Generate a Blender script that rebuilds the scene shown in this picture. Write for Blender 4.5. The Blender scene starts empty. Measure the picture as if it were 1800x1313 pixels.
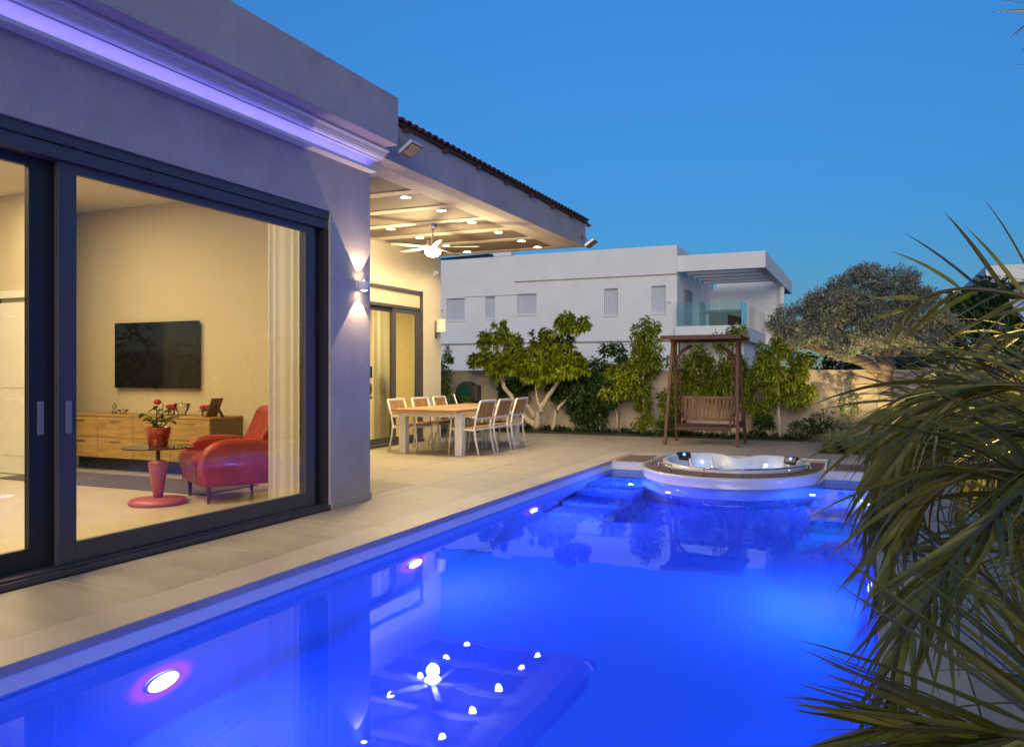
import bpy, math, random
import numpy as np
from mathutils import Vector, Matrix, Euler

S = bpy.context.scene
COL = S.collection
R = math.radians
rnd = random.Random(7)
PI = math.pi

# ------------------------------------------------------------------ camera
cam = bpy.data.cameras.new("camera")
cam_ob = bpy.data.objects.new("camera", cam)
COL.objects.link(cam_ob)
cam_ob.location = (0, 0, 1.35)
cam_ob.rotation_euler = (R(90), 0, math.atan(630 / 1420))
cam.sensor_width = 36
cam.lens = 28.4
cam.shift_y = -0.0008
cam.clip_start = 0.05
cam.clip_end = 3000
S.camera = cam_ob

# ------------------------------------------------------------------ sky (blue hour, glow of the set sun behind the camera)
SKY_STRENGTH = 0.15
world = bpy.data.worlds.new("World")
S.world = world
world.use_nodes = True
wn = world.node_tree
sky = wn.nodes.new('ShaderNodeTexSky')
sky.sky_type = 'NISHITA'
sky.sun_disc = False
sky.sun_elevation = R(5)
sky.sun_rotation = R(166)
sky.ozone_density = 5.4
sky.air_density = 1.0
sky.dust_density = 0.2
bg = wn.nodes['Background']
# the blue-hour sky is more even from horizon to zenith than the model: one smooth grade, the same all round
stc = wn.nodes.new('ShaderNodeTexCoord')
ssp = wn.nodes.new('ShaderNodeSeparateXYZ')
wn.links.new(stc.outputs['Generated'], ssp.inputs[0])
smr = wn.nodes.new('ShaderNodeMapRange')
smr.interpolation_type = 'SMOOTHSTEP'
for i_, v_ in ((1, -0.05), (2, 0.6), (3, 0.54), (4, 1.22)):
    smr.inputs[i_].default_value = v_
wn.links.new(ssp.outputs['Z'], smr.inputs[0])
svm = wn.nodes.new('ShaderNodeVectorMath')
svm.operation = 'SCALE'
wn.links.new(sky.outputs[0], svm.inputs[0])
wn.links.new(smr.outputs[0], svm.inputs['Scale'])
wn.links.new(svm.outputs[0], bg.inputs[0])
bg.inputs[1].default_value = SKY_STRENGTH

sun = bpy.data.lights.new("sun", 'SUN')
sun.energy = 0.9
sun.angle = R(40)
sun.color = (1.0, 0.83, 0.70)
sun_ob = bpy.data.objects.new("sun", sun)
COL.objects.link(sun_ob)
sun_ob.rotation_euler = (R(76), 0, R(17))

S.view_settings.view_transform = 'Standard'
S.view_settings.look = 'None'
S.view_settings.exposure = 0.85
S.view_settings.gamma = 1.0
S.view_settings.use_curve_mapping = False

S.render.engine = 'CYCLES'
cy = S.cycles
cy.use_denoising = True
cy.caustics_reflective = False
cy.caustics_refractive = True
cy.blur_glossy = 0.6
cy.sample_clamp_indirect = 6.0
cy.max_bounces = 10
cy.diffuse_bounces = 4
cy.glossy_bounces = 5
cy.transmission_bounces = 8
cy.transparent_max_bounces = 12


# ------------------------------------------------------------------ materials
def nodemat(name):
    m = bpy.data.materials.new(name)
    m.use_nodes = True
    return m, m.node_tree, m.node_tree.nodes['Principled BSDF']


def N(nt, t, **kw):
    n = nt.nodes.new(t)
    for k, v in kw.items():
        if hasattr(n, k):
            setattr(n, k, v)
        else:
            n.inputs[k].default_value = v
    return n


def mat(name, col, rough=0.6, var=0.12, scale=6.0, bump=0.0, bscale=60.0, metal=0.0, spec=0.5,
        stretch=None, col2=None, perobj=0.0, island=0.0, trans=0.0, coat=0.0, detail=6.0):
    m, nt, b = nodemat(name)
    b.inputs['Roughness'].default_value = rough
    b.inputs['Metallic'].default_value = metal
    b.inputs['Specular IOR Level'].default_value = spec
    b.inputs['Coat Weight'].default_value = coat
    c = np.array(col[:3])
    lo = tuple(np.clip(c * (1 - var), 0, 1)) + (1,)
    hi = tuple(np.clip(c * (1 + var), 0, 1)) + (1,)
    if col2 is not None:
        lo, hi = tuple(col) + (1,), tuple(col2) + (1,)
    tc = N(nt, 'ShaderNodeTexCoord')
    mp = N(nt, 'ShaderNodeMapping')
    if stretch:
        mp.inputs['Scale'].default_value = stretch
    nt.links.new(tc.outputs['Object'], mp.inputs[0])
    nz = N(nt, 'ShaderNodeTexNoise', Scale=scale, Detail=detail, Roughness=0.6)
    nt.links.new(mp.outputs[0], nz.inputs['Vector'])
    mr = N(nt, 'ShaderNodeMapRange')
    mr.inputs[1].default_value = 0.3
    mr.inputs[2].default_value = 0.7
    nt.links.new(nz.outputs['Fac'], mr.inputs[0])
    mx = N(nt, 'ShaderNodeMix', data_type='RGBA')
    nt.links.new(mr.outputs[0], mx.inputs[0])
    mx.inputs[6].default_value = lo
    mx.inputs[7].default_value = hi
    out = mx.outputs[2]
    if perobj or island:
        src = N(nt, 'ShaderNodeObjectInfo').outputs['Random'] if perobj else N(nt, 'ShaderNodeNewGeometry').outputs['Random Per Island']
        a = perobj or island
        m2 = N(nt, 'ShaderNodeMapRange')
        m2.inputs[3].default_value = 1 - a
        m2.inputs[4].default_value = 1 + a
        nt.links.new(src, m2.inputs[0])
        hs = N(nt, 'ShaderNodeHueSaturation')
        nt.links.new(m2.outputs[0], hs.inputs['Value'])
        if island:
            m3 = N(nt, 'ShaderNodeMapRange')
            m3.inputs[3].default_value = 0.47
            m3.inputs[4].default_value = 0.525
            nt.links.new(src, m3.inputs[0])
            nt.links.new(m3.outputs[0], hs.inputs['Hue'])
        nt.links.new(out, hs.inputs['Color'])
        out = hs.outputs[0]
    nt.links.new(out, b.inputs['Base Color'])
    rr = N(nt, 'ShaderNodeMapRange')
    rr.inputs[3].default_value = max(0.02, rough - 0.08)
    rr.inputs[4].default_value = min(1, rough + 0.08)
    nt.links.new(nz.outputs['Fac'], rr.inputs[0])
    nt.links.new(rr.outputs[0], b.inputs['Roughness'])
    if bump:
        n2 = N(nt, 'ShaderNodeTexNoise', Scale=bscale, Detail=4.0)
        nt.links.new(mp.outputs[0], n2.inputs['Vector'])
        bp = N(nt, 'ShaderNodeBump', Strength=bump, Distance=0.01)
        nt.links.new(n2.outputs['Fac'], bp.inputs['Height'])
        nt.links.new(bp.outputs[0], b.inputs['Normal'])
    if trans:
        tr = N(nt, 'ShaderNodeBsdfTranslucent')
        nt.links.new(out, tr.inputs[0])
        ms = N(nt, 'ShaderNodeMixShader', Fac=trans)
        o = nt.nodes['Material Output']
        nt.links.new(b.outputs[0], ms.inputs[1])
        nt.links.new(tr.outputs[0], ms.inputs[2])
        nt.links.new(ms.outputs[0], o.inputs[0])
    return m


def emat(name, col, strength):
    m, nt, b = nodemat(name)
    b.inputs['Base Color'].default_value = (0.8, 0.8, 0.8, 1)
    b.inputs['Emission Color'].default_value = tuple(col) + (1,)
    b.inputs['Emission Strength'].default_value = strength
    return m


def glassmat(name, tint=(1, 1, 1), ior=1.45, boost=1.0):
    m, nt, b = nodemat(name)
    o = nt.nodes['Material Output']
    t = N(nt, 'ShaderNodeBsdfTransparent')
    t.inputs[0].default_value = tuple(tint) + (1,)
    g = N(nt, 'ShaderNodeBsdfGlossy', Roughness=0.0)
    fr = N(nt, 'ShaderNodeFresnel', IOR=ior)
    mu = N(nt, 'ShaderNodeMath', operation='MULTIPLY', use_clamp=True)
    mu.inputs[1].default_value = boost
    nt.links.new(fr.outputs[0], mu.inputs[0])
    ms = N(nt, 'ShaderNodeMixShader')
    nt.links.new(mu.outputs[0], ms.inputs[0])
    nt.links.new(t.outputs[0], ms.inputs[1])
    nt.links.new(g.outputs[0], ms.inputs[2])
    nt.links.new(ms.outputs[0], o.inputs[0])
    return m


def watermat():
    """clear water: mirror by Fresnel with its reflections tinted blue, refraction that swallows red and green like deep water does"""
    m, nt, b = nodemat('pool_water')
    o = nt.nodes['Material Output']
    tc = N(nt, 'ShaderNodeTexCoord')
    mp = N(nt, 'ShaderNodeMapping')
    mp.inputs['Scale'].default_value = (1.6, 0.7, 1)
    nt.links.new(tc.outputs['Object'], mp.inputs[0])
    nz = N(nt, 'ShaderNodeTexNoise', Scale=1.7, Detail=2.5)
    nt.links.new(mp.outputs[0], nz.inputs['Vector'])
    bp = N(nt, 'ShaderNodeBump', Strength=0.06, Distance=0.02)
    nt.links.new(nz.outputs['Fac'], bp.inputs['Height'])
    r = N(nt, 'ShaderNodeBsdfRefraction', IOR=1.333, Roughness=0.0)
    r.inputs[0].default_value = (0.05, 0.20, 1, 1)
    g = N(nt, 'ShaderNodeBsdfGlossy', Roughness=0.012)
    g.inputs[0].default_value = (0.45, 0.66, 1, 1)  # blue painted into the reflections, plain water mirrors neutrally
    fr = N(nt, 'ShaderNodeFresnel', IOR=1.333)
    for n_ in (r, g, fr):
        nt.links.new(bp.outputs[0], n_.inputs['Normal'])
    ms = N(nt, 'ShaderNodeMixShader')
    nt.links.new(fr.outputs[0], ms.inputs[0])
    nt.links.new(r.outputs[0], ms.inputs[1])
    nt.links.new(g.outputs[0], ms.inputs[2])
    nt.links.new(ms.outputs[0], o.inputs[0])
    return m


M = dict(
    stucco=mat('stucco', (0.47, 0.42, 0.40), 0.9, 0.14, 2.2, 0.9, 110, detail=12),
    porchwall=mat('porch_wall_paint', (0.66, 0.59, 0.47), 0.85, 0.05, 2.0, 0.2, 140),
    trim=mat('cornice_plaster', (0.74, 0.71, 0.68), 0.6, 0.03, 4.0, 0.05, 60),
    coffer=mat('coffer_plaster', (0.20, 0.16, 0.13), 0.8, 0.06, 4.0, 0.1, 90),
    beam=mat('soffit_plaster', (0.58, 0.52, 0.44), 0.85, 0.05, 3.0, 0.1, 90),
    white=mat('white_render', (0.86, 0.84, 0.77), 0.85, 0.05, 0.8, 0.15, 60),
    whitepaint=mat('white_paint', (0.76, 0.75, 0.73), 0.45, 0.03, 8),
    intwall=mat('interior_wall_paint', (0.60, 0.52, 0.39), 0.8, 0.02, 1.0),
    intceil=mat('interior_ceiling_paint', (0.74, 0.68, 0.55), 0.85, 0.02, 1.0),
    intfloor=mat('interior_floor_tile', (0.56, 0.50, 0.41), 0.22, 0.06, 1.6),
    alu=mat('anthracite_aluminium', (0.07, 0.064, 0.078), 0.4, 0.06, 20, spec=0.5),
    alud=mat('dark_aluminium', (0.02, 0.021, 0.027), 0.45, 0.06, 20),
    deck=mat('porcelain_tile', (0.31, 0.26, 0.205), 0.5, 0, 1.3, 0.08, 40, stretch=(1.0, 3.2, 1), col2=(0.43, 0.37, 0.295), perobj=0.03, detail=8),
    grout=mat('grout', (0.13, 0.115, 0.10), 0.9, 0.1, 20),
    coping=mat('coping_stone', (0.40, 0.335, 0.28), 0.5, 0, 1.6, 0.08, 40, col2=(0.50, 0.425, 0.355), perobj=0.06, detail=8),
    pool=mat('pool_gelcoat', (0.78, 0.80, 0.82), 0.5, 0.02, 2.0, spec=0.15),
    decking=mat('composite_decking', (0.175, 0.105, 0.07), 0.7, 0.15, 12, 0.2, 80, perobj=0.12),
    acrylic=mat('spa_acrylic', (0.64, 0.66, 0.70), 0.22, 0.04, 2.5, coat=0.4),
    chrome=mat('steel', (0.52, 0.52, 0.54), 0.25, 0.03, 10, metal=1.0),
    black=mat('black_plastic', (0.012, 0.012, 0.014), 0.35, 0.1, 10),
    screen=mat('tv_screen', (0.006, 0.006, 0.007), 0.12, 0.05, 3),
    teak=mat('teak', (0.42, 0.235, 0.09), 0.5, 0.22, 5.0, 0.1, 30, stretch=(14, 1.2, 14), perobj=0.12),
    teak_v=mat('teak_upright', (0.36, 0.20, 0.085), 0.5, 0.22, 5.0, 0.1, 30, stretch=(14, 14, 1.2), perobj=0.14),
    darkwood=mat('stained_wood', (0.085, 0.034, 0.016), 0.55, 0.25, 6.0, 0.15, 40, stretch=(8, 8, 1.5), perobj=0.15),
    benchwood=mat('weathered_bench_wood', (0.16, 0.075, 0.038), 0.6, 0.25, 6.0, 0.15, 40, stretch=(8, 8, 1.5), perobj=0.2),
    oak=mat('oak_veneer', (0.40, 0.255, 0.095), 0.45, 0.3, 4.0, 0.08, 30, stretch=(1.0, 6, 7), perobj=0.07),
    walnut=mat('walnut_veneer', (0.155, 0.095, 0.045), 0.45, 0.2, 4, stretch=(7, 1, 7)),
    redleather=mat('red_leather', (0.33, 0.035, 0.022), 0.4, 0.28, 5, 0.8, 22),
    redpot=mat('red_glazed_pot', (0.42, 0.03, 0.015), 0.25, 0.06, 8, coat=0.3),
    redlacquer=mat('red_lacquer', (0.40, 0.085, 0.07), 0.42, 0.14, 8, 0.1, 40, coat=0.1),
    rose=mat('red_rose', (0.5, 0.02, 0.015), 0.6, 0.2, 20),
    reflection_band=mat('dark_reflection', (0.105, 0.095, 0.10), 0.95, 0.15, 25, 0.3, 200),
    curtain=mat('sheer_curtain', (0.86, 0.85, 0.82), 0.9, 0.015, 3, trans=0.6),
    rooftile=mat('roof_tile', (0.10, 0.03, 0.022), 0.75, 0.2, 9, 0.2, 60, perobj=0.15),
    eave=mat('eave_timber', (0.085, 0.03, 0.019), 0.7, 0.2, 9),
    gwall=mat('garden_wall_render', (0.50, 0.415, 0.315), 0.9, 0.07, 1.4, 0.3, 90),
    capst=mat('wall_cap', (0.58, 0.52, 0.44), 0.8, 0.08, 6),
    soil=mat('soil', (0.05, 0.035, 0.025), 0.95, 0.3, 8, 0.6, 30),
    ground=mat('dry_ground', (0.12, 0.10, 0.075), 0.95, 0.2, 0.5),
    bark_pale=mat('pale_bark', (0.56, 0.46, 0.34), 0.85, 0.18, 9, 0.6, 30, stretch=(1, 1, 3)),
    bark_olive=mat('olive_bark', (0.13, 0.095, 0.065), 0.9, 0.3, 9, 0.9, 18, stretch=(1, 1, .5)),
    bark_dark=mat('dark_bark', (0.11, 0.08, 0.055), 0.9, 0.2, 9, 0.5, 30),
    leaf=mat('glossy_leaf', (0.27, 0.32, 0.014), 0.4, 0.2, 3, island=0.55, trans=0.25),
    leaf_dark=mat('dark_leaf', (0.04, 0.085, 0.016), 0.45, 0.2, 3, island=0.35, trans=0.2),
    leaf_mid=mat('bamboo_leaf', (0.21, 0.26, 0.018), 0.45, 0.2, 3, island=0.4, trans=0.28),
    leaf_lime=mat('lime_leaf', (0.32, 0.35, 0.016), 0.45, 0.2, 3, island=0.35, trans=0.3),
    leaf_olive=mat('olive_leaf', (0.27, 0.285, 0.21), 0.55, 0.15, 3, island=0.3, trans=0.15),
    grass=mat('pale_grass', (0.46, 0.45, 0.17), 0.6, 0.2, 3, island=0.3, trans=0.45),
    cover=mat('ground_cover', (0.035, 0.075, 0.012), 0.5, 0.2, 3, island=0.4, trans=0.2),
    palm=mat('palm_leaf', (0.20, 0.185, 0.028), 0.42, 0.2, 4, perobj=0.35, trans=0.3),
    palmstem=mat('palm_stem', (0.10, 0.085, 0.028), 0.45, 0.15, 6),
    green_hose=mat('green_hose', (0.01, 0.10, 0.05), 0.5, 0.1, 8),
    amber=mat('amber_ceramic', (0.34, 0.19, 0.04), 0.25, 0.2, 6, coat=0.4),
    shutter=mat('shutter_paint', (0.60, 0.62, 0.65), 0.6, 0.03, 5),
    fanblade=mat('brushed_blade', (0.42, 0.40, 0.37), 0.35, 0.04, 10, metal=0.3),
    reel=mat('reel_plastic', (0.07, 0.065, 0.06), 0.5, 0.1, 5),
    greyframe=mat('grey_frame', (0.22, 0.23, 0.24), 0.5, 0.05, 5),
    concrete=mat('concrete_soffit', (0.32, 0.33, 0.34), 0.85, 0.08, 1.0),
    maroon=mat('maroon_wood', (0.10, 0.035, 0.03), 0.6, 0.1, 5),
    ceramic=mat('white_ceramic', (0.75, 0.72, 0.68), 0.3, 0.03, 5),
    lampred=mat('brown_door_frame', (0.07, 0.03, 0.018), 0.5, 0.1, 5),
    awning=mat('awning_cloth', (0.62, 0.58, 0.74), 0.9, 0.1, 4),
)
M['glass'] = glassmat('window_glass', (0.93, 0.94, 0.93), 1.5, 2.0)
M['bglass'] = glassmat('balustrade_glass', (0.84, 0.93, 0.91), 1.5, 3.0)
M['tglass'] = glassmat('table_glass', (0.92, 0.96, 0.94), 1.5, 1.0)
M['crystal'] = glassmat('crystal', (0.86, 0.84, 0.80), 1.5, 2.0)
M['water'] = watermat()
M['warmlamp'] = emat('warm_lamp', (1.0, 0.80, 0.48), 26)
M['fanlamp'] = emat('fan_lamp', (1.0, 0.86, 0.62), 30)
M['poollens'] = emat('pool_lens', (1.0, 0.35, 0.12), 90)
M['ledstrip'] = emat('led_strip', (0.2, 0.16, 1.0), 5)
M['spaled'] = emat('spa_led', (0.35, 0.55, 1.0), 18)
M['blueled'] = emat('blue_led', (0.02, 0.12, 1.0), 6)
M['floodglass'] = mat('flood_reflector', (0.42, 0.36, 0.20), 0.35, 0.4, 25, metal=0.4)


# ------------------------------------------------------------------ mesh builder
class MB:
    def __init__(s):
        s.v = []
        s.f = []

    def add(s, vs, fs):
        o = len(s.v)
        s.v += [tuple(p) for p in vs]
        s.f += [tuple(i + o for i in f) for f in fs]
        return s

    def box(s, x0, x1, y0, y1, z0, z1, M4=None):
        vs = [(x, y, z) for z in (z0, z1) for y in (y0, y1) for x in (x0, x1)]
        if M4 is not None:
            vs = [M4 @ Vector(p) for p in vs]
        return s.add(vs, [(0, 2, 3, 1), (4, 5, 7, 6), (0, 1, 5, 4), (2, 6, 7, 3), (0, 4, 6, 2), (1, 3, 7, 5)])

    def bar(s, a, b, w, h, up=(0, 0, 1)):
        a = Vector(a); b = Vector(b)
        t = (b - a).normalized()
        u = Vector(up)
        x = t.cross(u)
        if x.length < 1e-4:
            x = t.cross(Vector((0, 1, 0)))
        x.normalize()
        y = x.cross(t)
        vs = [p + x * sx * w / 2 + y * sy * h / 2 for p in (a, b) for sx, sy in ((-1, -1), (1, -1), (1, 1), (-1, 1))]
        return s.add(vs, [(3, 2, 1, 0), (4, 5, 6, 7), (0, 1, 5, 4), (1, 2, 6, 5), (2, 3, 7, 6), (3, 0, 4, 7)])

    def tube(s, pts, rad, n=8, cap=True):
        pts = [Vector(p) for p in pts]
        if not hasattr(rad, '__len__'):
            rad = [rad] * len(pts)
        vs = []
        ref = Vector((0.3, 0.2, 1)).normalized()
        for i, p in enumerate(pts):
            t = (pts[min(i + 1, len(pts) - 1)] - pts[max(i - 1, 0)]).normalized()
            x = t.cross(ref)
            if x.length < 0.15:
                x = t.cross(Vector((1, 0, 0)))
            x.normalize()
            y = x.cross(t)
            for k in range(n):
                a = 2 * PI * k / n
                vs.append(p + (x * math.cos(a) + y * math.sin(a)) * rad[i])
        fs = []
        for i in range(len(pts) - 1):
            for k in range(n):
                fs.append((i * n + k, i * n + (k + 1) % n, (i + 1) * n + (k + 1) % n, (i + 1) * n + k))
        if cap:
            fs.append(tuple(range(n))[::-1])
            fs.append(tuple((len(pts) - 1) * n + k for k in range(n)))
        return s.add(vs, fs)

    def lathe(s, prof, c=(0, 0, 0), n=20, axis='z', cap=True, sx=1, sy=1):
        vs = []
        for r, h in prof:
            for k in range(n):
                a = 2 * PI * k / n
                x, y = r * math.cos(a) * sx, r * math.sin(a) * sy
                p = {'z': (x, y, h), 'x': (h, x, y), 'y': (x, h, y)}[axis]
                vs.append((p[0] + c[0], p[1] + c[1], p[2] + c[2]))
        fs = []
        for i in range(len(prof) - 1):
            for k in range(n):
                fs.append((i * n + k, i * n + (k + 1) % n, (i + 1) * n + (k + 1) % n, (i + 1) * n + k))
        if cap:
            fs.append(tuple(range(n))[::-1])
            fs.append(tuple((len(prof) - 1) * n + k for k in range(n)))
        return s.add(vs, fs)

    def prism(s, poly, a0, a1, axis='y'):
        """poly: 2D points; extruded along axis"""
        def P(u, w, a):
            return {'y': (u, a, w), 'x': (a, u, w), 'z': (u, w, a)}[axis]
        n = len(poly)
        vs = [P(u, w, a0) for u, w in poly] + [P(u, w, a1) for u, w in poly]
        fs = [tuple(range(n)), tuple(range(n, 2 * n))[::-1]]
        fs += [(i, i + n, (i + 1) % n + n, (i + 1) % n) for i in range(n)]
        return s.add(vs, fs)

    def mesh(s, name, m, smooth=False, fixn=True):
        me = bpy.data.meshes.new(name)
        me.from_pydata(s.v, [], s.f)
        if fixn:
            import bmesh
            bm = bmesh.new()
            bm.from_mesh(me)
            bmesh.ops.recalc_face_normals(bm, faces=bm.faces)
            bm.to_mesh(me)
            bm.free()
        if m is not None:
            me.materials.append(m)
        if smooth:
            me.polygons.foreach_set('use_smooth', [True] * len(me.polygons))
        me.update()
        return me


def put(name, me, parent=None, loc=(0, 0, 0), rot=None, bev=0.0, M4=None, kind=None, label=None, smooth_angle=False):
    o = bpy.data.objects.new(name, me)
    COL.objects.link(o)
    if parent is not None:
        o.parent = parent
    if M4 is not None:
        o.matrix_basis = M4
    else:
        o.location = loc
        if rot:
            o.rotation_euler = rot
    if bev:
        b = o.modifiers.new('bevel', 'BEVEL')
        b.width = bev
        b.segments = 2
        b.limit_method = 'ANGLE'
        b.angle_limit = R(40)
    if kind:
        o['kind'] = kind
    if label:
        o['label'] = label
    return o


def part(name, mb, m, parent=None, bev=0.0, smooth=False, fixn=True, **kw):
    return put(name, mb.mesh(name, m, smooth, fixn), parent, bev=bev, **kw)


def thing(name, label, cat, loc=(0, 0, 0), rz=0.0, group=None):
    o = bpy.data.objects.new(name, None)
    o.empty_display_size = 0.1
    COL.objects.link(o)
    o.location = loc
    o.rotation_euler = (0, 0, rz)
    o['label'] = label
    o['category'] = cat
    if group:
        o['group'] = group
    return o


def tag(o, label, cat, group=None):
    o['label'] = label
    o['category'] = cat
    if group:
        o['group'] = group
    return o


def struct(o):
    o['kind'] = 'structure'
    return o


def kids(o):
    return [c for c in bpy.data.objects if c.parent == o]


def copy_tree(o, parent=None):
    c = o.copy()
    COL.objects.link(c)
    if parent is not None:
        c.parent = parent
    for ch in kids(o):
        copy_tree(ch, c)
    return c


def lamp(name, kind, parent, loc, energy, color, rot=None, **kw):
    l = bpy.data.lights.new(name, kind)
    l.energy = energy
    l.color = color
    for k, v in kw.items():
        setattr(l, k, v)
    o = bpy.data.objects.new(name, l)
    COL.objects.link(o)
    if parent is not None:
        o.parent = parent
    o.location = loc
    if rot:
        o.rotation_euler = rot
    return o


def box(*a):
    return MB().box(*a)


WARM = (1.0, 0.77, 0.38)

# ------------------------------------------------------------------ ground
g = MB()
for x0, x1, y0, y1 in ((-600, -4.2, -600, 900), (0.6, 600, -600, 900), (-4.2, 0.6, -600, 0.2), (-4.2, 0.6, 14.2, 900)):
    g.add([(x0, y0, -0.06), (x1, y0, -0.06), (x1, y1, -0.06), (x0, y1, -0.06)], [(0, 1, 2, 3)])
struct(part('ground', g, M['ground'], fixn=False))

# ------------------------------------------------------------------ deck
PX0, PX1, PY0, PY1, WZ = -3.65, 0.05, 0.6, 12.0, -0.13
deck = part('pool_deck', MB().box(-4.95, PX0 - 0.02, -3, 12.0, -0.055, -0.014)
            .box(-8.1, -4.952, 7.0, 16.72, -0.055, -0.014)
            .box(-4.948, PX0 - 0.02, 12.002, 16.72, -0.055, -0.014)
            .box(PX0 - 0.018, -0.79, 13.42, 16.72, -0.055, -0.014).box(-0.788, 1.0, 13.42, 14.45, -0.055, -0.014)
            .box(PX1 + 0.02, 0.98, -3, 13.418, -0.055, -0.014), M['grout'])
struct(deck)
_tiles = {}


def tile(x0, x1, y0, y1, name='deck_tile', m='deck', gap=0.006, z=0.0, th=0.02):
    k = (round(x1 - x0, 3), round(y1 - y0, 3), m)
    if k not in _tiles:
        w, l = k[0] / 2 - gap / 2, k[1] / 2 - gap / 2
        b = 0.003
        mb = MB()
        mb.add([(-w, -l, -th), (w, -l, -th), (w, l, -th), (-w, l, -th), (-w, -l, -b), (w, -l, -b), (w, l, -b), (-w, l, -b),
                (-w + b, -l + b, 0), (w - b, -l + b, 0), (w - b, l - b, 0), (-w + b, l - b, 0)],
               [(0, 3, 2, 1)] + [(i, (i + 1) % 4, (i + 1) % 4 + 4, i + 4) for i in range(4)] +
               [(i + 4, (i + 1) % 4 + 4, (i + 1) % 4 + 8, i + 8) for i in range(4)] + [(8, 9, 10, 11)])
        _tiles[k] = mb.mesh(name, M[m], fixn=False)
    return put(name, _tiles[k], deck, loc=((x0 + x1) / 2, (y0 + y1) / 2, z + rnd.uniform(-0.0008, 0.0008)))


CPX = PX0 - 0.34


def tilegrid(x0, x1, y0, y1, nx, ny):
    dx, dy = (x1 - x0) / nx, (y1 - y0) / ny
    for i in range(nx):
        for j in range(ny):
            tile(x0 + i * dx, x0 + (i + 1) * dx, y0 + j * dy, y0 + (j + 1) * dy)


tilegrid(-4.86, CPX, -2.4, 12.0, 1, 12)
tilegrid(-8.1, -4.86, 7.28, 16.7, 3, 8)
tilegrid(-4.86, CPX, 12.0, 16.7, 1, 4)
tilegrid(CPX, -0.8, 13.42, 16.7, 3, 3)
tilegrid(-0.8, 0.42, 13.42, 14.45, 1, 1)
tile(CPX, PX0 - 0.02, 12.0, 13.42, 'coping_stone', 'coping', z=0.003, th=0.05)
tilegrid(0.40, 0.95, -2.4, 13.4, 1, 14)
for j in range(12):
    tile(CPX, PX0 + 0.015, -2.4 + j * 1.2, -1.2 + j * 1.2, 'coping_stone', 'coping', z=0.003, th=0.05)
for j in range(13):
    tile(PX1 - 0.015, 0.40, -2.4 + j * 1.2, -1.2 + j * 1.2, 'coping_stone', 'coping', z=0.003, th=0.05)
tile(PX0 + 0.02, PX1 - 0.02, 0.15, PY0 + 0.01, 'coping_stone', 'coping', z=0.003, th=0.05)

# ------------------------------------------------------------------ pool
pool = thing('swimming_pool', 'long white fibreglass swimming pool glowing blue beside the house', 'swimming pool', (PX0, PY0, 0))
SX, SXR, SY, SRX, SRY = -1.83, 0, 12.0, 1.27, 1.56      # spa bulge


def pl(mb):
    mb.v = [(x - PX0, y - PY0, z) for x, y, z in mb.v]
    return mb


FZ = -1.42
part('floor_slab', pl(MB().box(PX0 - 0.1, PX1 + 0.1, PY0 - 0.1, PY1 + 1.5, FZ - 0.1, FZ)), M['pool'], pool)


def wallprof(sgn, x):
    # lip, wall, ledge near the floor
    rr = 0.32
    cove = [(x + sgn * (0.05 + rr - rr * math.cos(R(t))), FZ + 0.002 + rr - rr * math.sin(R(t))) for t in range(0, 91, 9)]
    return [(x, -0.02), (x + sgn * 0.012, -0.16), (x + sgn * 0.03, -0.18)] + cove + [(x - sgn * 0.1, FZ + 0.002), (x - sgn * 0.1, -0.02)]


part('side_wall', pl(MB().prism(wallprof(1, PX0), PY0, PY1 + 1.4, 'y')), M['pool'], pool)
part('side_wall', pl(MB().prism(wallprof(-1, PX1), PY0, PY1 + 1.4, 'y')), M['pool'], pool)
part('end_wall', pl(MB().box(PX0 + .001, PX1 - .001, PY0 - 0.1, PY0, FZ, -0.02)), M['pool'], pool)
part('end_wall', pl(MB().box(PX0 + 0.012, SX - SRX + 0.02, PY1, PY1 + 0.1, FZ, -0.012)), M['pool'], pool, bev=0.006)
part('end_wall', pl(MB().box(SX + SRX - 0.02, PX1 - 0.012, PY1, PY1 + 0.1, FZ, -0.012)), M['pool'], pool, bev=0.006)
# shelf lip just under the water line at the far end
for x0, x1 in ((PX0 + .06, SX - SRX + 0.1), (SX + SRX - 0.1, PX1 - .06)):
    part('bench_lip', pl(MB().box(x0, x1, PY1 - 0.1, PY1 - .002, FZ, -0.17)), M['pool'], pool, bev=0.02)
    for i in range(5):
        yf = 11.25 - 0.56 * i
        part('step', pl(MB().box(x0 - .0 + .003 * i, x1 + (.16 if x0 < -2 else 0) + .003 * i, yf, PY1 - 0.11 + .002 * i, FZ, -0.36 - 0.2 * i)), M['pool'], pool, bev=0.03)
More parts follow.
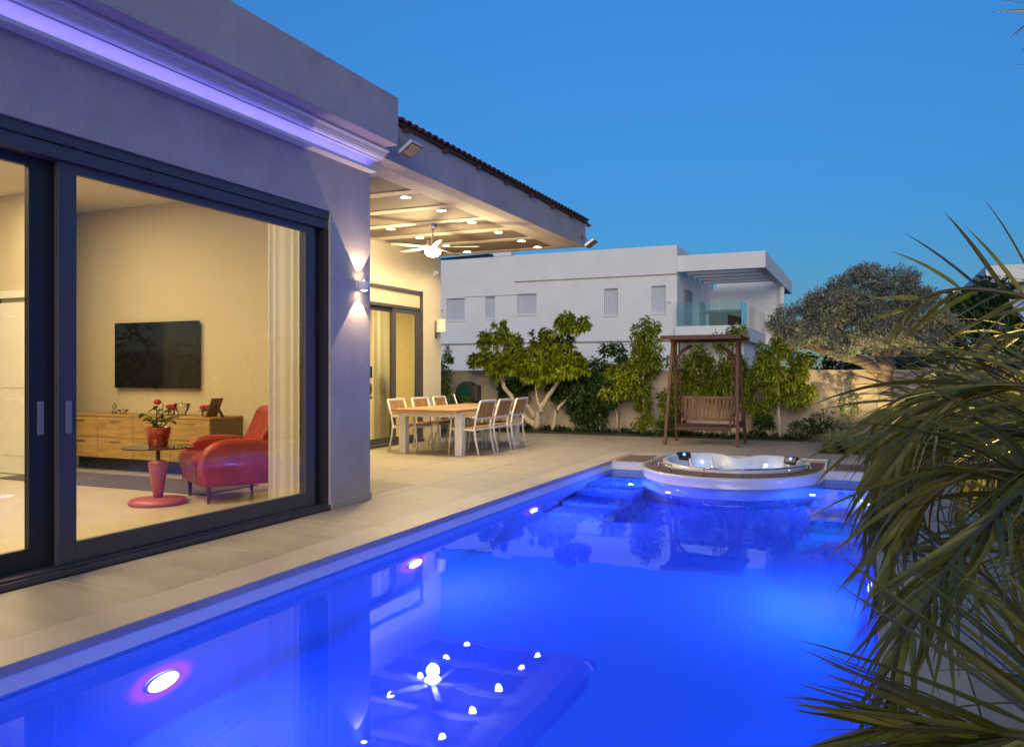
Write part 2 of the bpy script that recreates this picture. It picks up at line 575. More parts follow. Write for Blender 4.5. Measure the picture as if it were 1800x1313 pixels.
# pool lights along the left wall (one at the far right corner; two added on the right wall even out the blue)
ring = MB().lathe([(0.118, 0), (0.118, 0.014), (0.110, 0.02), (0.106, 0.016)], n=28, axis='x', cap=False).mesh('light_ring', M['pool'], True)
lens = MB().lathe([(0.001, 0.024), (0.07, 0.023), (0.107, 0.016)], n=28, axis='x').mesh('lens', M['poollens'], True)
PL_E, PH_E = 30, 1.6
POOLBLUE = (0.0, 0.10, 1.0)
for i, (y, sx) in enumerate(((3.32, 1), (6.04, 1), (8.72, 1), (10.6, -1), (6.8, -1), (3.0, -1))):
    x = (PX0 + 0.043 if sx > 0 else PX1 - 0.043)
    r_ = put('pool_light', ring, pool, M4=Matrix.Translation((x - PX0, y - PY0, -0.8)) @ Matrix.Diagonal((sx, 1, 1, 1)))
    put('lens', lens, r_)
    lamp('bulb', 'SPOT', r_, (0.05, 0, 0), PL_E * (2.5 if sx > 0 else (1.9 if i == 3 else 2.4)), (0.0, 0.13, 1.0) if sx > 0 else (0.0, 0.36, 1.0), rot=(0, R(-90), 0), spot_size=R(178), spot_blend=0.12, shadow_soft_size=0.012)
    if sx > 0:
        lamp('glow', 'SPOT', r_, (0.15, 0, 0), 90, (1.0, 0.0, 0.45), rot=(0, R(90), 0), spot_size=R(125), spot_blend=1.0, shadow_soft_size=0.012)  # added spot without a fitting, aimed back to make the lens halo
    elif i == 3:
        lamp('glow', 'POINT', r_, (0.11, 0.0, 0.3), PH_E * 2.2, (0.6, 0.5, 1.0), shadow_soft_size=0.012)

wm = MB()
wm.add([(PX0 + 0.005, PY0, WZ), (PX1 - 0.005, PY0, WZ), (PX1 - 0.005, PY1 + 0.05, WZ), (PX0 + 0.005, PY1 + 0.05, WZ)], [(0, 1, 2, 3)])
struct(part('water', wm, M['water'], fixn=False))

# slabs beyond the far pool wall
struct(part('spa_surround', MB().box(PX0 - 0.018, SX - SRX - 0.0, PY1 + 0.1, 13.418, -0.2, -0.004)
            .box(SX + SRX + 0.0, PX1 + 0.018, PY1 + 0.1, 13.418, -0.2, -0.004)
            .box(PX0 - 0.018, SX - SRX - 0.0, PY1 - 0.012, PY1 + 0.098, -0.011, -0.004)
            .box(SX + SRX + 0.0, PX1 + 0.018, PY1 - 0.012, PY1 + 0.098, -0.011, -0.004), M['coping'], bev=0.003))

# ------------------------------------------------------------------ spa
spa = thing('hot_tub', 'white built-in hot tub with brown deck rim jutting into the pool', 'hot tub', (SX, SY, 0))


def spa_outline(rx, ry, back, n=28):
    pts = [(rx * math.cos(a), -ry * math.sin(a)) for a in [PI * k / n for k in range(n + 1)]]   # right -> front -> left
    return pts + [(-rx, back), (rx, back)]


def ringwall(mb, outs):
    """outs: list of (outline, z) joined in rings"""
    n = len(outs[0][0])
    vs = []
    for o, z in outs:
        zs = z if hasattr(z, '__len__') else [z] * n
        vs += [(x, y, zz) for (x, y), zz in zip(o, zs)]
    fs = []
    for i in range(len(outs) - 1):
        for k in range(n):
            fs.append((i * n + k, i * n + (k + 1) % n, (i + 1) * n + (k + 1) % n, (i + 1) * n + k))
    return mb.add(vs, fs)


def heart(sc=1.0, n=56):
    """tub outline: front arc, two rear lobes with a dip between them"""
    pts = []
    for k in range(n):
        a = 2 * PI * k / n
        c, s_ = math.cos(a), math.sin(a)
        if s_ < 0:
            x, y = 1.0 * c, 1.02 * s_
        else:
            x = 1.0 * c
            y = 0.75 * s_ ** 0.8
            y -= 0.22 * math.exp(-(c / 0.28) ** 2)
        pts.append((x * sc, y * sc + 0.05))
    return pts


o1 = spa_outline(SRX, SRY, 1.38)
o1i = spa_outline(SRX - 0.05, SRY - 0.05, 1.36)
o2 = spa_outline(SRX - 0.03, SRY - 0.03, 1.35)
o3 = spa_outline(SRX + 0.07, SRY + 0.07, 1.35)
mb = MB()
ringwall(mb, [(o1i, -0.012), (o1i, 0.012), (o1, 0.006), (o1, -0.03), (o2, -0.16), (o3, -0.2), (o3, -0.62), (spa_outline(SRX + .1, SRY + .1, 1.35), -0.66), (spa_outline(SRX + .1, SRY + .1, 1.35), -1.42)])
part('outer_shell', mb, M['acrylic'], spa, smooth=True)
H = heart(1.0)
nH = len(H)
rimz = [0.05 + 0.05 * max(0, min(1, (y + 0.9) / 1.5)) - (0.055 * math.exp(-(x / .2) ** 2) if y > 0 else 0) for x, y in H]
mb = MB()
ringwall(mb, [([(x * 1.0, y * 1.0) for x, y in H], 0.0), (H, rimz), ([(x * .95, y * .95) for x, y in H], [z + 0.012 for z in rimz]),
              ([(x * .9, y * .9) for x, y in H], [z - .01 for z in rimz]), ([(x * .82, y * .82) for x, y in H], -0.2), ([(x * .74, y * .74) for x, y in H], -0.36),
              ([(x * .55, y * .55) for x, y in H], -0.4), ([(x * .48, y * .48) for x, y in H], -0.72), ([(x * .02, y * .02) for x, y in H], -0.74)])
part('basin', mb, M['acrylic'], spa, smooth=True)
# sculpted seat ribs in the basin
for a in (35, 62, 90, 118, 145):
    c, s_ = math.cos(R(a)), math.sin(R(a))
    p0 = (0.85 * c, 0.05 + 0.64 * s_ * .9, 0.04)
    p1 = (0.66 * c, 0.05 + 0.44 * s_, -0.30)
    part('seat_rib', MB().tube([p0, [(p0[i] + p1[i]) / 2 + (0, 0, -.03)[i] for i in range(3)], p1], [0.02, 0.035, 0.03], 8), M['acrylic'], spa, smooth=True)
wz = MB()
hw = [(x * .845, y * .845, -0.135) for x, y in H]
wz.add(hw, [tuple(range(nH))])
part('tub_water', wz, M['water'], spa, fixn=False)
# decking between basin and rim, laid as planks that follow the crescent
nseg = 22
for k in range(nseg):
    a0, a1 = -PI * k / nseg - 0.0, -PI * (k + 1) / nseg + 0.004
    for r0, r1 in ((0.0, 1.0),):
        q = []
        for a in (a0, a1):
            inn = (1.0 * math.cos(a) * 1.01, 1.02 * math.sin(a) * 1.01 + 0.04)
            out = ((SRX - 0.055) * math.cos(a), (SRY - 0.055) * math.sin(a))
            q += [inn, out]
        z0, z1 = -0.02, 0.008
        vs = [(x, y, z) for z in (z0, z1) for x, y in (q[0], q[1], q[3], q[2])]
        part('deck_board', MB().add(vs, [(0, 1, 2, 3), (4, 5, 6, 7), (0, 1, 5, 4), (1, 2, 6, 5), (2, 3, 7, 6), (3, 0, 4, 7)]), M['decking'], spa)
for x0, x1 in ((-SRX + .055, -1.012), (1.012, SRX - .055)):
    for j in range(7):
        part('deck_board', box(x0, x1, 0.045 + j * 0.12, 0.16 + j * 0.12, -0.02, 0.008), M['decking'], spa)
# low rails
for a0, a1 in ((183, 236), (262, 345)):
    pts = []
    for k in range(11):
        a = R(a0 + (a1 - a0) * k / 10)
        pts.append((1.13 * math.cos(a), 1.375 * math.sin(a), 0.105))
    rail = part('grab_rail', MB().tube(pts, 0.011, 8), M['chrome'], spa, smooth=True)
    for k in (0, 3, 7, 10) if a0 < 200 else (0, 3, 7, 10):
        x, y, z = pts[k]
        part('post', MB().tube([(x, y, 0.0), (x, y, z)], 0.009, 8), M['chrome'], rail, smooth=True)
# headrests with a blue light
for x, y, rz in ((-0.80, 0.38, 0.5), (0.80, 0.36, -0.5)):
    h_ = part('headrest', MB().box(-0.11, 0.11, -0.035, 0.035, -0.06, 0.06), M['black'], spa, bev=0.025,
              M4=Matrix.Translation((x * 0.98, y, 0.075)) @ Matrix.Rotation(rz, 4, 'Z') @ Matrix.Rotation(R(-25), 4, 'X'))
    part('indicator', MB().lathe([(0.0, -0.004), (0.022, 0.0), (0.02, .004)], (0, -0.036, 0.015), 12, 'y'), M['blueled'], h_)
for a in (222, 250, 318):  # outer pair added only to light the underwater steps
    ca, sa = math.cos(R(a)), math.sin(R(a))
    q = part('jet_light', MB().lathe([(0.0, 0.0), (0.016, 0.0), (0.020, -0.012)], (0, 0, 0), 12, 'x'), M['blueled'] if a in (222, 318) else M['spaled'], spa, M4=Matrix.Translation(((SRX + .082) * ca, (SRY + .082) * sa, -0.42)) @ Matrix.Rotation(R(a), 4, 'Z'))
    lamp('bulb', 'POINT', q, (0.22, 0, 0), 22.0 if a in (222, 318) else 6.0, (0.35, 0.40, 1.0) if a in (222, 318) else (1.0, .15, 1.0), shadow_soft_size=0.03)
for x, y, z in ((-0.52, 0.47, -0.015), (0.42, 0.47, -0.02), (-0.45, .35, -.13), (-0.05, 0.3, -0.12), (0.1, .3, -.13), (0.62, 0.33, -0.06)):
    part('spa_light', MB().lathe([(0.0, -0.012), (0.016, -.008), (0.02, 0.0)], (x, y, z), 10, 'y'), M['spaled'], spa)
lamp('bulb', 'POINT', spa, (-0.4, 0.1, -0.05), 0.7, (0.45, 0.6, 1.0), shadow_soft_size=0.08)
lamp('bulb', 'POINT', spa, (0.4, 0.1, -0.05), 0.7, (0.45, 0.6, 1.0), shadow_soft_size=0.08)


def deckmat(x0, x1, y0, y1, label):
    t = thing('deck_panel', label, 'decking', ((x0 + x1) / 2, (y0 + y1) / 2, -0.004), 0, 'brown slatted deck panels beside the hot tub')
    n = int((x1 - x0) / 0.06)
    w = (x1 - x0) / n
    cx = (x0 + x1) / 2
    cyy = (y1 - y0) / 2
    for i in range(n):
        part('slat', box(x0 - cx + i * w + .004, x0 - cx + (i + 1) * w - .004, -cyy, cyy, 0, 0.014), M['decking'], t)


deckmat(-3.6, -3.15, 12.05, 12.85, 'brown slatted deck panel set in the paving left of the hot tub')
deckmat(-0.46, 0.03, 12.08, 12.8, 'brown slatted deck panel at the far right corner of the pool')

# ------------------------------------------------------------------ house
house = thing('villa', 'flat-fronted cream villa with tall glass doors and tiled porch roof', 'house', (-4.87, 7.25, 0))


def hl(mb):
    mb.v = [(x + 4.87, y - 7.25, z) for x, y, z in mb.v]
    return mb


def hpart(name, mb, m, bev=0.0, parent=None, **kw):
    return part(name, hl(mb), M[m], parent or house, bev, **kw)


XF, OY, OZ = -4.87, 6.57, 2.94
YL = -3.0
CZ = 3.74
hpart('front_wall', MB().box(XF - 0.25, XF, YL, 7.25, OZ, 4.16).box(XF - 0.25, XF, OY, 7.25, 0, OZ - .0005), 'stucco')
hpart('skirting', MB().box(XF - 0.02, XF + 0.012, OY + .004, 7.262, 0, 0.075), 'coping')
hpart('wall', MB().box(-5.98, XF - 0.251, 7.05, 7.25, 0, 4.1).box(-5.98, -5.81, 7.251, 8.6, 0, 4.1).box(-13, -5.981, 8.45, 8.65, 0, 4.1), 'intwall')
hpart('wall', MB().box(-13.2, -10.1, 7.2, 7.4, 0, CZ).box(-13.2, -13, -3, 7.199, 0, 4.1), 'intwall')
hpart('wall', MB().box(-13.2, XF - 0.251, -3.2, -3, 0, 4.1), 'stucco')
hpart('ceiling', MB().box(-13, XF - 0.26, -3, 8.45, CZ, CZ + 0.1), 'intceil')
hpart('floor', MB().box(-13, XF - 0.15, -3, 8.45, -0.05, 0.0), 'intfloor')
hpart('roof_slab', MB().box(-13.4, XF - 0.26, -3.2, 8.7, 4.1, 4.2), 'stucco')
hpart('ceiling_slot', MB().box(-10.3, -7.2, 5.5, 5.56, CZ - 0.012, CZ - 0.001), 'alud')
# parapet and cornice
hpart('parapet', MB().box(XF - 0.3, -4.45, YL, 7.14, 3.69, 4.18), 'stucco', bev=0.006)
prof = [(0, 3.462), (0.112, 3.462), (0.112, 3.492), (0.10, 3.492), (0.10, 3.475), (0.012, 3.475), (0.012, 3.50), (0.03, 3.51), (0.03, 3.522)]
for k in range(9):
    a = R(90 * k / 8)
    prof.append((0.03 + 0.10 * (1 - math.cos(a)), 3.522 + 0.055 * math.sin(a)))
prof += [(0.145, 3.577), (0.145, 3.588), (0.155, 3.59)]
for k in range(1, 7):
    a = R(90 * k / 6)
    prof.append((0.155 + 0.055 * math.sin(a), 3.59 + 0.035 * (1 - math.cos(a))))
prof += [(0.222, 3.627), (0.222, 3.643), (0.238, 3.645), (0.238, 3.652), (0.26, 3.662), (0.26, 3.688), (0, 3.688)]
hpart('cornice', MB().prism([(XF + .001 + a, b) for a, b in prof], YL, 7.22, 'y'), 'trim')
led = hpart('led_strip', MB().box(XF + 0.075, XF + 0.095, YL + .2, 7.15, 3.4755, 3.480), 'ledstrip')
LEDE = 0.3
for y in (-1.6, 0.4, 2.4, 4.4, 6.2):
    lamp('led', 'AREA', led, (0.086, y - 7.25, 3.483), LEDE, (0.17, 0.19, 1.0), rot=(PI, R(20), 0), shape='RECTANGLE', size=0.02, size_y=1.98 if y < 6 else 1.75)
# front sliding door
door = thing('sliding_door', 'wide anthracite framed sliding glass door facing the pool', 'glass door', (-4.95, 3.7, 0))


def dl(mb):
    mb.v = [(x + 4.95, y - 3.7, z) for x, y, z in mb.v]
    return mb


def dpart(name, mb, m, bev=0.003, parent=None, **kw):
    return part(name, dl(mb), M[m], parent or door, bev, **kw)


DY0 = -1.0
dpart('shutter_box', MB().box(-5.1, -4.895, DY0, OY, 2.86, OZ), 'alu')
dpart('head_rail', MB().box(-5.1, -4.905, DY0, OY, 2.765, 2.852), 'alu')
vent = dpart('vent_strip', MB().box(-5.09, -4.915, DY0, OY, 2.8525, 2.8595), 'black', 0)
for k in range(18):
    y = DY0 + 0.2 + k * 0.42
    dpart('vent_clip', MB().box(-4.94, -4.904, y, y + 0.03, 2.8522, 2.8598), 'alu', 0, vent)
dpart('track', MB().box(-5.12, -4.872, DY0, OY, 0.001, 0.045).box(-5.12, -4.90, DY0, OY, 0.0455, 0.062), 'alu')
dpart('jamb', MB().box(-5.1, -4.90, OY - 0.055, OY - 0.001, 0.063, 2.764), 'alud')
dpart('jamb', MB().box(-5.1, -5.0, OY - 0.2, OY - 0.056, 0.063, 2.764), 'alu')


def sash(xa, xb, y0, y1, w0, w1, handle_y, m='alu'):
    f = dpart('sash', MB().box(xa, xb, y0, y0 + w0, 0.064, 2.763).box(xa, xb, y1 - w1, y1, 0.064, 2.763)
              .box(xa + .001, xb - .001, y0 + w0, y1 - w1, 0.064, 0.20).box(xa + .001, xb - .001, y0 + w0, y1 - w1, 2.70, 2.763), m)
    xm = (xa + xb) / 2
    gl = MB()
    gl.add([(xm, y0 + w0, 0.2), (xm, y1 - w1, 0.2), (xm, y1 - w1, 2.7), (xm, y0 + w0, 2.7)], [(0, 1, 2, 3)])
    dpart('pane', gl, 'glass', 0, f, fixn=False)
    if handle_y:
        h = dpart('handle', MB().box(xb + .0005, xb + 0.006, handle_y - .022, handle_y + .022, 0.94, 1.16), 'greyframe', 0.002, f)
    return f


sash(-4.99, -4.945, 3.695, 6.41, 0.135, 0.14, 3.77)
sash(-5.065, -5.02, 0.9, 3.80, 0.12, 0.26, 3.62, 'alud')
sash(-4.99, -4.945, -1.0, 1.0, 0.12, 0.12, None)

# wall lamp on the corner pier
wl = thing('wall_lamp', 'small round up-and-down wall lamp on the corner pier', 'wall lamp', (XF, 7.03, 2.25))
part('backplate', MB().lathe([(0.045, 0), (0.045, 0.012)], n=20, axis='x'), M['whitepaint'], wl, smooth=False)
part('body', MB().lathe([(0.03, -0.05), (0.055, -0.045), (0.06, 0), (0.055, 0.045), (0.03, 0.05)], (0.075, 0, 0), 20, 'z'), M['whitepaint'], wl, smooth=True)
for s in (1, -1):
    part('lens', MB().lathe([(0.001, 0.0505 * s), (0.028, 0.0505 * s)], (0.075, 0, 0), 16), M['warmlamp'], wl)
    lamp('bulb', 'SPOT', wl, (0.075, 0, 0.06 * s), 17, (1.0, 0.74, 0.46), rot=(0 if s < 0 else PI, 0, 0), spot_size=R(76), spot_blend=0.05, shadow_soft_size=0.004)

# ------------------------------------------------------------------ porch
SZ, PYE = 3.72, 14.38
hpart('porch_wall', MB().box(-8.35, -8.1, 13.90, 14.64, 0, SZ - .002).box(-8.35, -8.1, 8.652, 10.2, 0, SZ - .002).box(-8.35, -8.1, 10.2, 13.899, 2.95, SZ - .002), 'porchwall')
hpart('fascia', MB().box(-5.12, XF, 7.252, PYE, SZ - .02, 4.13), 'stucco', bev=0.005)
hpart('fascia', MB().box(-8.35, -5.121, PYE - .2, PYE - .002, SZ - .018, 4.12), 'stucco')
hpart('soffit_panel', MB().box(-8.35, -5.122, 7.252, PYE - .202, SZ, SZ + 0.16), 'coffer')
hpart('soffit_beam', MB().box(-5.42, -5.1225, 7.254, PYE - .202, SZ - 0.0125, SZ - 0.0005), 'beam')
hpart('soffit_beam', MB().box(-8.35, -8.0, 8.655, PYE - .202, SZ - 0.0115, SZ - 0.0005), 'beam')
for k in range(6):
    y = 8.02 + k * 1.0
    hpart('soffit_beam', MB().box(-7.999, -5.4205, y, y + 0.2, SZ - 0.012, SZ - 0.0005), 'beam')
# tiled roof
roof = hpart('porch_roof', MB().prism([(-4.83, 4.135), (-4.83, 4.165), (-8.35, 5.1), (-8.35, 4.135)], 7.255, PYE + 0.03, 'y'), 'eave')
tl = MB()
n = 7
for i in range(n):
    a0, a1 = PI * i / n, PI * (i + 1) / n
    for yy in (0,):
        vs = []
        for a in (a0, a1):
            for rr in (0.06, 0.05):
                for xx, sc in ((0.0, 1.0), (-0.42, 0.85)):
                    vs.append((xx, rr * sc * math.cos(a), rr * sc * math.sin(a) * 0.8))
        # a0: out0,out1,in0,in1 ; a1 same
        tl.add(vs, [(0, 4, 5, 1), (2, 3, 7, 6), (0, 2, 6, 4), (1, 5, 7, 3)])
tmesh = tl.mesh('roof_tile', M['rooftile'])
slope = math.atan2(5.1 - 4.165, 8.35 - 4.83)
for row in range(3):
    for k in range(47):
        y = 7.34 + k * 0.151
        x = -4.80 - row * 0.36
        z = 4.166 + row * 0.36 * math.tan(slope)
        put('roof_tile', tmesh, roof, M4=Matrix.Translation((x + 4.87, y - 7.25, z)) @ Matrix.Rotation(slope, 4, 'Y') @ Matrix.Rotation(rnd.uniform(-.02, .02), 4, 'Z'))
for k in range(8):
    y = 7.9 + k * 0.93
    hpart('rafter_end', MB().box(-4.868, -4.80, y, y + 0.06, 4.085, 4.134), 'eave')

# downlights
dlm = MB().lathe([(0.075, 0), (0.075, -0.008), (0.066, -0.008), (0.066, 0.0)], n=20, cap=False).mesh('trim_ring', M['whitepaint'], True)
dll = MB().lathe([(0.001, -0.004), (0.065, -0.004)], n=20).mesh('lens', M['warmlamp'])
DLE = 36
ordn = ['nearest', 'second', 'third', 'fourth', 'fifth', 'farthest']
spots = [(-5.73, 9.38 + 0.99 * k, 'lit %s ceiling spot of the six in the row along the porch edge' % ordn[k]) for k in range(6)]
spots += [(-7.22, 11.35 + 0.94 * k, 'lit %s ceiling spot of the four in the row by the house wall' % ['nearest', 'second', 'third', 'farthest'][k]) for k in range(4)]
for x, y, lb in spots:
    y = min(y, 14.1)
    t = thing('ceiling_spotlight', lb, 'ceiling light', (x, y, SZ - 0.004), 0, 'warm spotlights recessed in the porch ceiling')
    part('housing', MB().lathe([(0.07, 0.0), (0.07, 0.02)], n=16), M['whitepaint'], t)
    put('trim_ring', dlm, t)
    put('lens', dll, t)
    lamp('bulb', 'SPOT', t, (0, 0, -0.03), DLE, WARM, spot_size=R(150), spot_blend=0.6, shadow_soft_size=0.05)

# ceiling fan
fx, fy = -6.36, 11.23
fan = thing('ceiling_fan', 'steel ceiling fan with bright lamp hanging under the porch', 'ceiling fan', (fx, fy, SZ))
part('canopy', MB().lathe([(0.03, -0.09), (0.06, -0.06), (0.068, 0.0), (0.068, 0.02)], n=20), M['chrome'], fan, smooth=True)
part('rod', MB().tube([(0, 0, -0.08), (0, 0, -0.33)], 0.013, 10), M['chrome'], fan, smooth=True)
part('motor', MB().lathe([(0.03, -0.30), (0.09, -0.33), (0.10, -0.37), (0.08, -0.41)], n=24), M['chrome'], fan, smooth=True)
bl = MB()
bl.add([(0.1, -0.035, 0), (0.1, 0.035, 0.008), (0.45, 0.05, 0.012), (0.70, 0.046, 0.011), (0.74, 0.02, .006), (0.74, -0.02, -.004), (0.70, -0.046, -0.011), (0.45, -0.05, -.012)],
       [(0, 1, 2, 7), (2, 3, 6, 7), (3, 4, 5, 6)])
bl.add([(x, y, z - 0.008) for x, y, z in bl.v[:8]], [(7, 2, 1, 0), (7, 6, 3, 2), (6, 5, 4, 3)])
bmsh = bl.mesh('blade', M['fanblade'], fixn=False)
for k in range(5):
    put('blade', bmsh, fan, M4=Matrix.Rotation(R(72 * k + 20), 4, 'Z') @ Matrix.Translation((0, 0, -0.375)))
part('lamp_bowl', MB().lathe([(0.001, -0.53), (0.07, -0.52), (0.12, -0.48), (0.13, -0.43), (0.10, -0.42)], n=24), M['fanlamp'], fan, smooth=True)
for a in (10, 80, 150, 220, 290):
    part('spot_arm', MB().tube([(0.07 * math.cos(R(a)), 0.07 * math.sin(R(a)), -0.33), (0.09 * math.cos(R(a)), .09 * math.sin(R(a)), -0.25)], 0.016, 8), M['chrome'], fan, smooth=True)
lamp('bulb', 'POINT', fan, (0, 0, -0.60), 120, (1.0, 0.80, 0.42), shadow_soft_size=0.1)


# floodlights
def flood(loc, label):
    t = thing('floodlight', label, 'floodlight', loc)
    part('wall_plate', MB().lathe([(0.05, 0), (0.05, 0.02)], n=16, axis='x'), M['greyframe'], t)
    part('bracket', MB().tube([(0.02, 0, 0), (0.08, 0, -0.02), (0.12, 0.0, -0.10)], 0.014, 8), M['greyframe'], t, smooth=True)
    Mh = Matrix.Translation((0.20, 0.0, -0.15)) @ Matrix.Rotation(R(-34), 4, 'Y')
    h = part('head', MB().box(-0.10, 0.10, -0.12, 0.12, -0.015, 0.03), M['whitepaint'], t, bev=0.012, M4=Mh)
    part('rim', MB().box(-0.095, 0.095, -0.115, 0.115, -0.021, -0.0155), M['black'], h)
    part('reflector', MB().box(-0.08, 0.08, -0.1, 0.1, -0.0225, -0.0215), M['floodglass'], h)
    return t


flood((XF, 7.75, 3.98), 'pale square floodlight on the porch fascia beside the cornice end')
flood((XF, 14.1, 3.86), 'small floodlight at the far end of the porch fascia')

# wall sconce and alarm siren on porch wall
t = thing('wall_sconce', 'white half-cylinder sconce on the porch wall right of the door', 'wall lamp', (-8.1, 14.42, 2.3))
part('backplate', box(0, 0.015, -0.03, 0.03, -0.25, 0.1), M['chrome'], t)
part('shade', MB().lathe([(0.10, -0.13), (0.10, 0.13)], (0.13, 0, 0), 20), M['ceramic'], t, smooth=False)
t = thing('alarm_detector', 'small white round detector high on the porch wall', 'alarm sensor', (-8.1, 14.38, 3.38))
part('base', MB().lathe([(0.06, 0), (0.06, 0.03)], n=16, axis='x'), M['ceramic'], t)
part('dome', MB().lathe([(0.05, 0.03), (0.045, 0.06), (0.02, 0.085)], n=16, axis='x'), M['ceramic'], t, smooth=True)

# porch sliding door
pd = thing('porch_door', 'glass sliding door to the kitchen under the porch', 'glass door', (-8.1, 12.0, 0))


def pdl(mb):
    mb.v = [(x + 8.1, y - 12.0, z) for x, y, z in mb.v]
    return mb


part('shutter_box', pdl(MB().box(-8.3, -8.13, 10.2, 13.9, 2.62, 2.949)), M['intwall'], pd)
part('head_rail', pdl(MB().box(-8.3, -8.105, 10.2, 13.9, 2.56, 2.619).box(-8.12, -8.09, 10.2, 13.9, 2.88, 2.93)), M['alu'], pd, bev=.003)
part('track', pdl(MB().box(-8.33, -8.06, 10.2, 13.9, 0.001, 0.05)), M['alu'], pd)
part('jamb', pdl(MB().box(-8.25, -8.09, 13.84, 13.899, 0.05, 2.95)), M['alu'], pd)
for (xa, y0, y1) in ((-8.16, 12.85, 13.8), (-8.23, 12.0, 13.0), (-8.16, 10.2, 11.1)):
    f = part('sash', pdl(MB().box(xa, xa + .04, y0, y0 + .1, .05, 2.56).box(xa, xa + .04, y1 - .1, y1, .05, 2.56)
                         .box(xa + .001, xa + .039, y0 + .1, y1 - .1, .05, .15).box(xa + .001, xa + .039, y0 + .1, y1 - .1, 2.48, 2.56)), M['alu'], pd, bev=.003)
    gl = MB()
    gl.add([(xa + .02, y0 + .1, .15), (xa + .02, y1 - .1, .15), (xa + .02, y1 - .1, 2.48), (xa + .02, y0 + .1, 2.48)], [(0, 1, 2, 3)])
    part('pane', pdl(gl), M['glass'], f, fixn=False)

# kitchen room
hpart('wall', MB().box(-12.5, -8.351, 14.4, 14.6, 0, 3.6).box(-12.7, -12.5, 8.66, 14.6, 0, 3.6), 'intwall')
hpart('floor', MB().box(-12.5, -8.10, 8.66, 14.4, -0.05, -0.001), 'intfloor')
hpart('ceiling', MB().box(-12.5, -8.35, 8.66, 14.4, 2.95, 3.05), 'intceil')
lamp('bulb', 'AREA', house, (-9.9 + 4.87, 12.2 - 7.25, 2.93), 95, (1.0, 0.76, 0.26), size=1.6)


def curtain(x0, y0, x1, y1, z0, z1, label, folds=9, amp=0.03, m='curtain'):
    t = thing('curtain', label, 'curtain', (x0, y0, z0))
    d = Vector((x1 - x0, y1 - y0, 0))
    L = d.length
    d.normalize()
    nrm = Vector((-d.y, d.x, 0))
    nu = folds * 8
    mb = MB()
    vs = []
    for j in range(2):
        for i in range(nu + 1):
            u = i / nu
            w = amp * math.sin(u * folds * 2 * PI + 1.9 * math.sin(u * 11 + j * .4)) * (0.75 + .45 * math.sin(u * 17 + 1)) * (1.0 if j == 0 else 0.75)
            p = d * (u * L) + nrm * w
            vs.append((p.x, p.y, (z1 - z0) * j))
    fs = [(i, i + 1, i + nu + 2, i + nu + 1) for i in range(nu)]
    part('cloth', mb.add(vs, fs), M[m], t, smooth=True, fixn=False)
    part('rail', MB().bar((0, 0, z1 - z0 + .012), tuple(d * L) [:2] + (z1 - z0 + .012,), 0.03, 0.02), M['whitepaint'], t)
    return t


curtain(-5.22, 6.07, -5.2, 6.98, 0.01, 3.70, 'pale sheer curtain bunched inside the right end of the pool door', 9, 0.012)
curtain(-8.45, 12.72, -8.5, 13.5, 0.01, 2.9, 'cream curtain hanging inside the kitchen door', 8, .05)

t = thing('console_table', 'thin black framed console table inside the kitchen door', 'console table', (-8.85, 13.0, 0))
part('table_top', box(-0.35, 0.25, -0.25, 0.22, 0.86, 0.89), M['black'], t, bev=.003)
for x in (-0.33, 0.23):
    for y in (-.23, .2):
        part('leg', box(x - .012, x + .012, y - .012, y + .012, 0, .8595), M['black'], t)
part('panel', box(-0.30, 0.2, -0.2, -0.18, 0.1, .859), M['intwall'], t)
t = thing('table_lamp', 'amber jar table lamp with black box shade in the kitchen', 'table lamp', (-8.82, 12.95, 0.89))
part('base', MB().lathe([(0.07, 0), (0.13, 0.06), (0.15, 0.15), (0.13, 0.25), (0.07, 0.29), (0.075, .31)], n=24), M['amber'], t, smooth=True)
part('stem', MB().tube([(0, 0, .3), (0, 0, .42)], .01, 8), M['black'], t)
part('shade', box(-0.17, 0.17, -0.17, 0.17, 0.36, 0.58), M['black'], t, bev=.004)

# ------------------------------------------------------------------ living room things
for x, y, e in ((-7.2, 4.9, 64), (-9.3, 6.4, 44), (-7.0, 1.6, 64), (-10.6, 4.2, 40), (-6.2, 3.2, 40)):
    lamp('bulb', 'AREA', house, (x + 4.87, y - 7.25, CZ - 0.02), e, (1.0, 0.77, 0.40), size=0.9)

t = thing('television', 'black flat television mounted on the living room wall', 'television', (-9.22, 8.445, 1.6))
part('mount', box(-0.3, 0.3, -0.035, 0, -0.2, 0.2), M['black'], t)
part('casing', box(-0.80, 0.80, -0.075, -0.036, -0.47, 0.465), M['black'], t, bev=.006)
part('screen', box(-0.787, 0.787, -0.0775, -0.0755, -0.45, 0.455), M['screen'], t)
part('sensor', box(-0.03, 0.03, -0.072, -0.05, -0.482, -0.4705), M['black'], t)

t = thing('sideboard', 'long low oak sideboard under the television', 'sideboard', (-9.2, 8.2, 0))
part('plinth', box(-1.15, 1.4, -0.15, 0.2, 0.001, 0.18), M['alud'], t)
part('carcass', box(-1.2, 1.5, -0.33, 0.24, 0.18, 0.75), M['walnut'], t, bev=.003)
part('top_board', box(-1.21, 1.505, -0.355, 0.24, 0.7505, 0.775), M['oak'], t, bev=.003)
for k in range(4):
    for j in range(2):
        x0 = -1.2 + k * 0.675
        z0 = 0.19 + j * 0.28
        d = part('drawer_front', box(x0 + .004, x0 + .671, -0.352, -0.3305, z0, z0 + .274), M['oak'], t, bev=.002)
        part('handle', box(x0 + .25, x0 + .43, -0.362, -0.3525, z0 + .215, z0 + .225), M['chrome'], d)

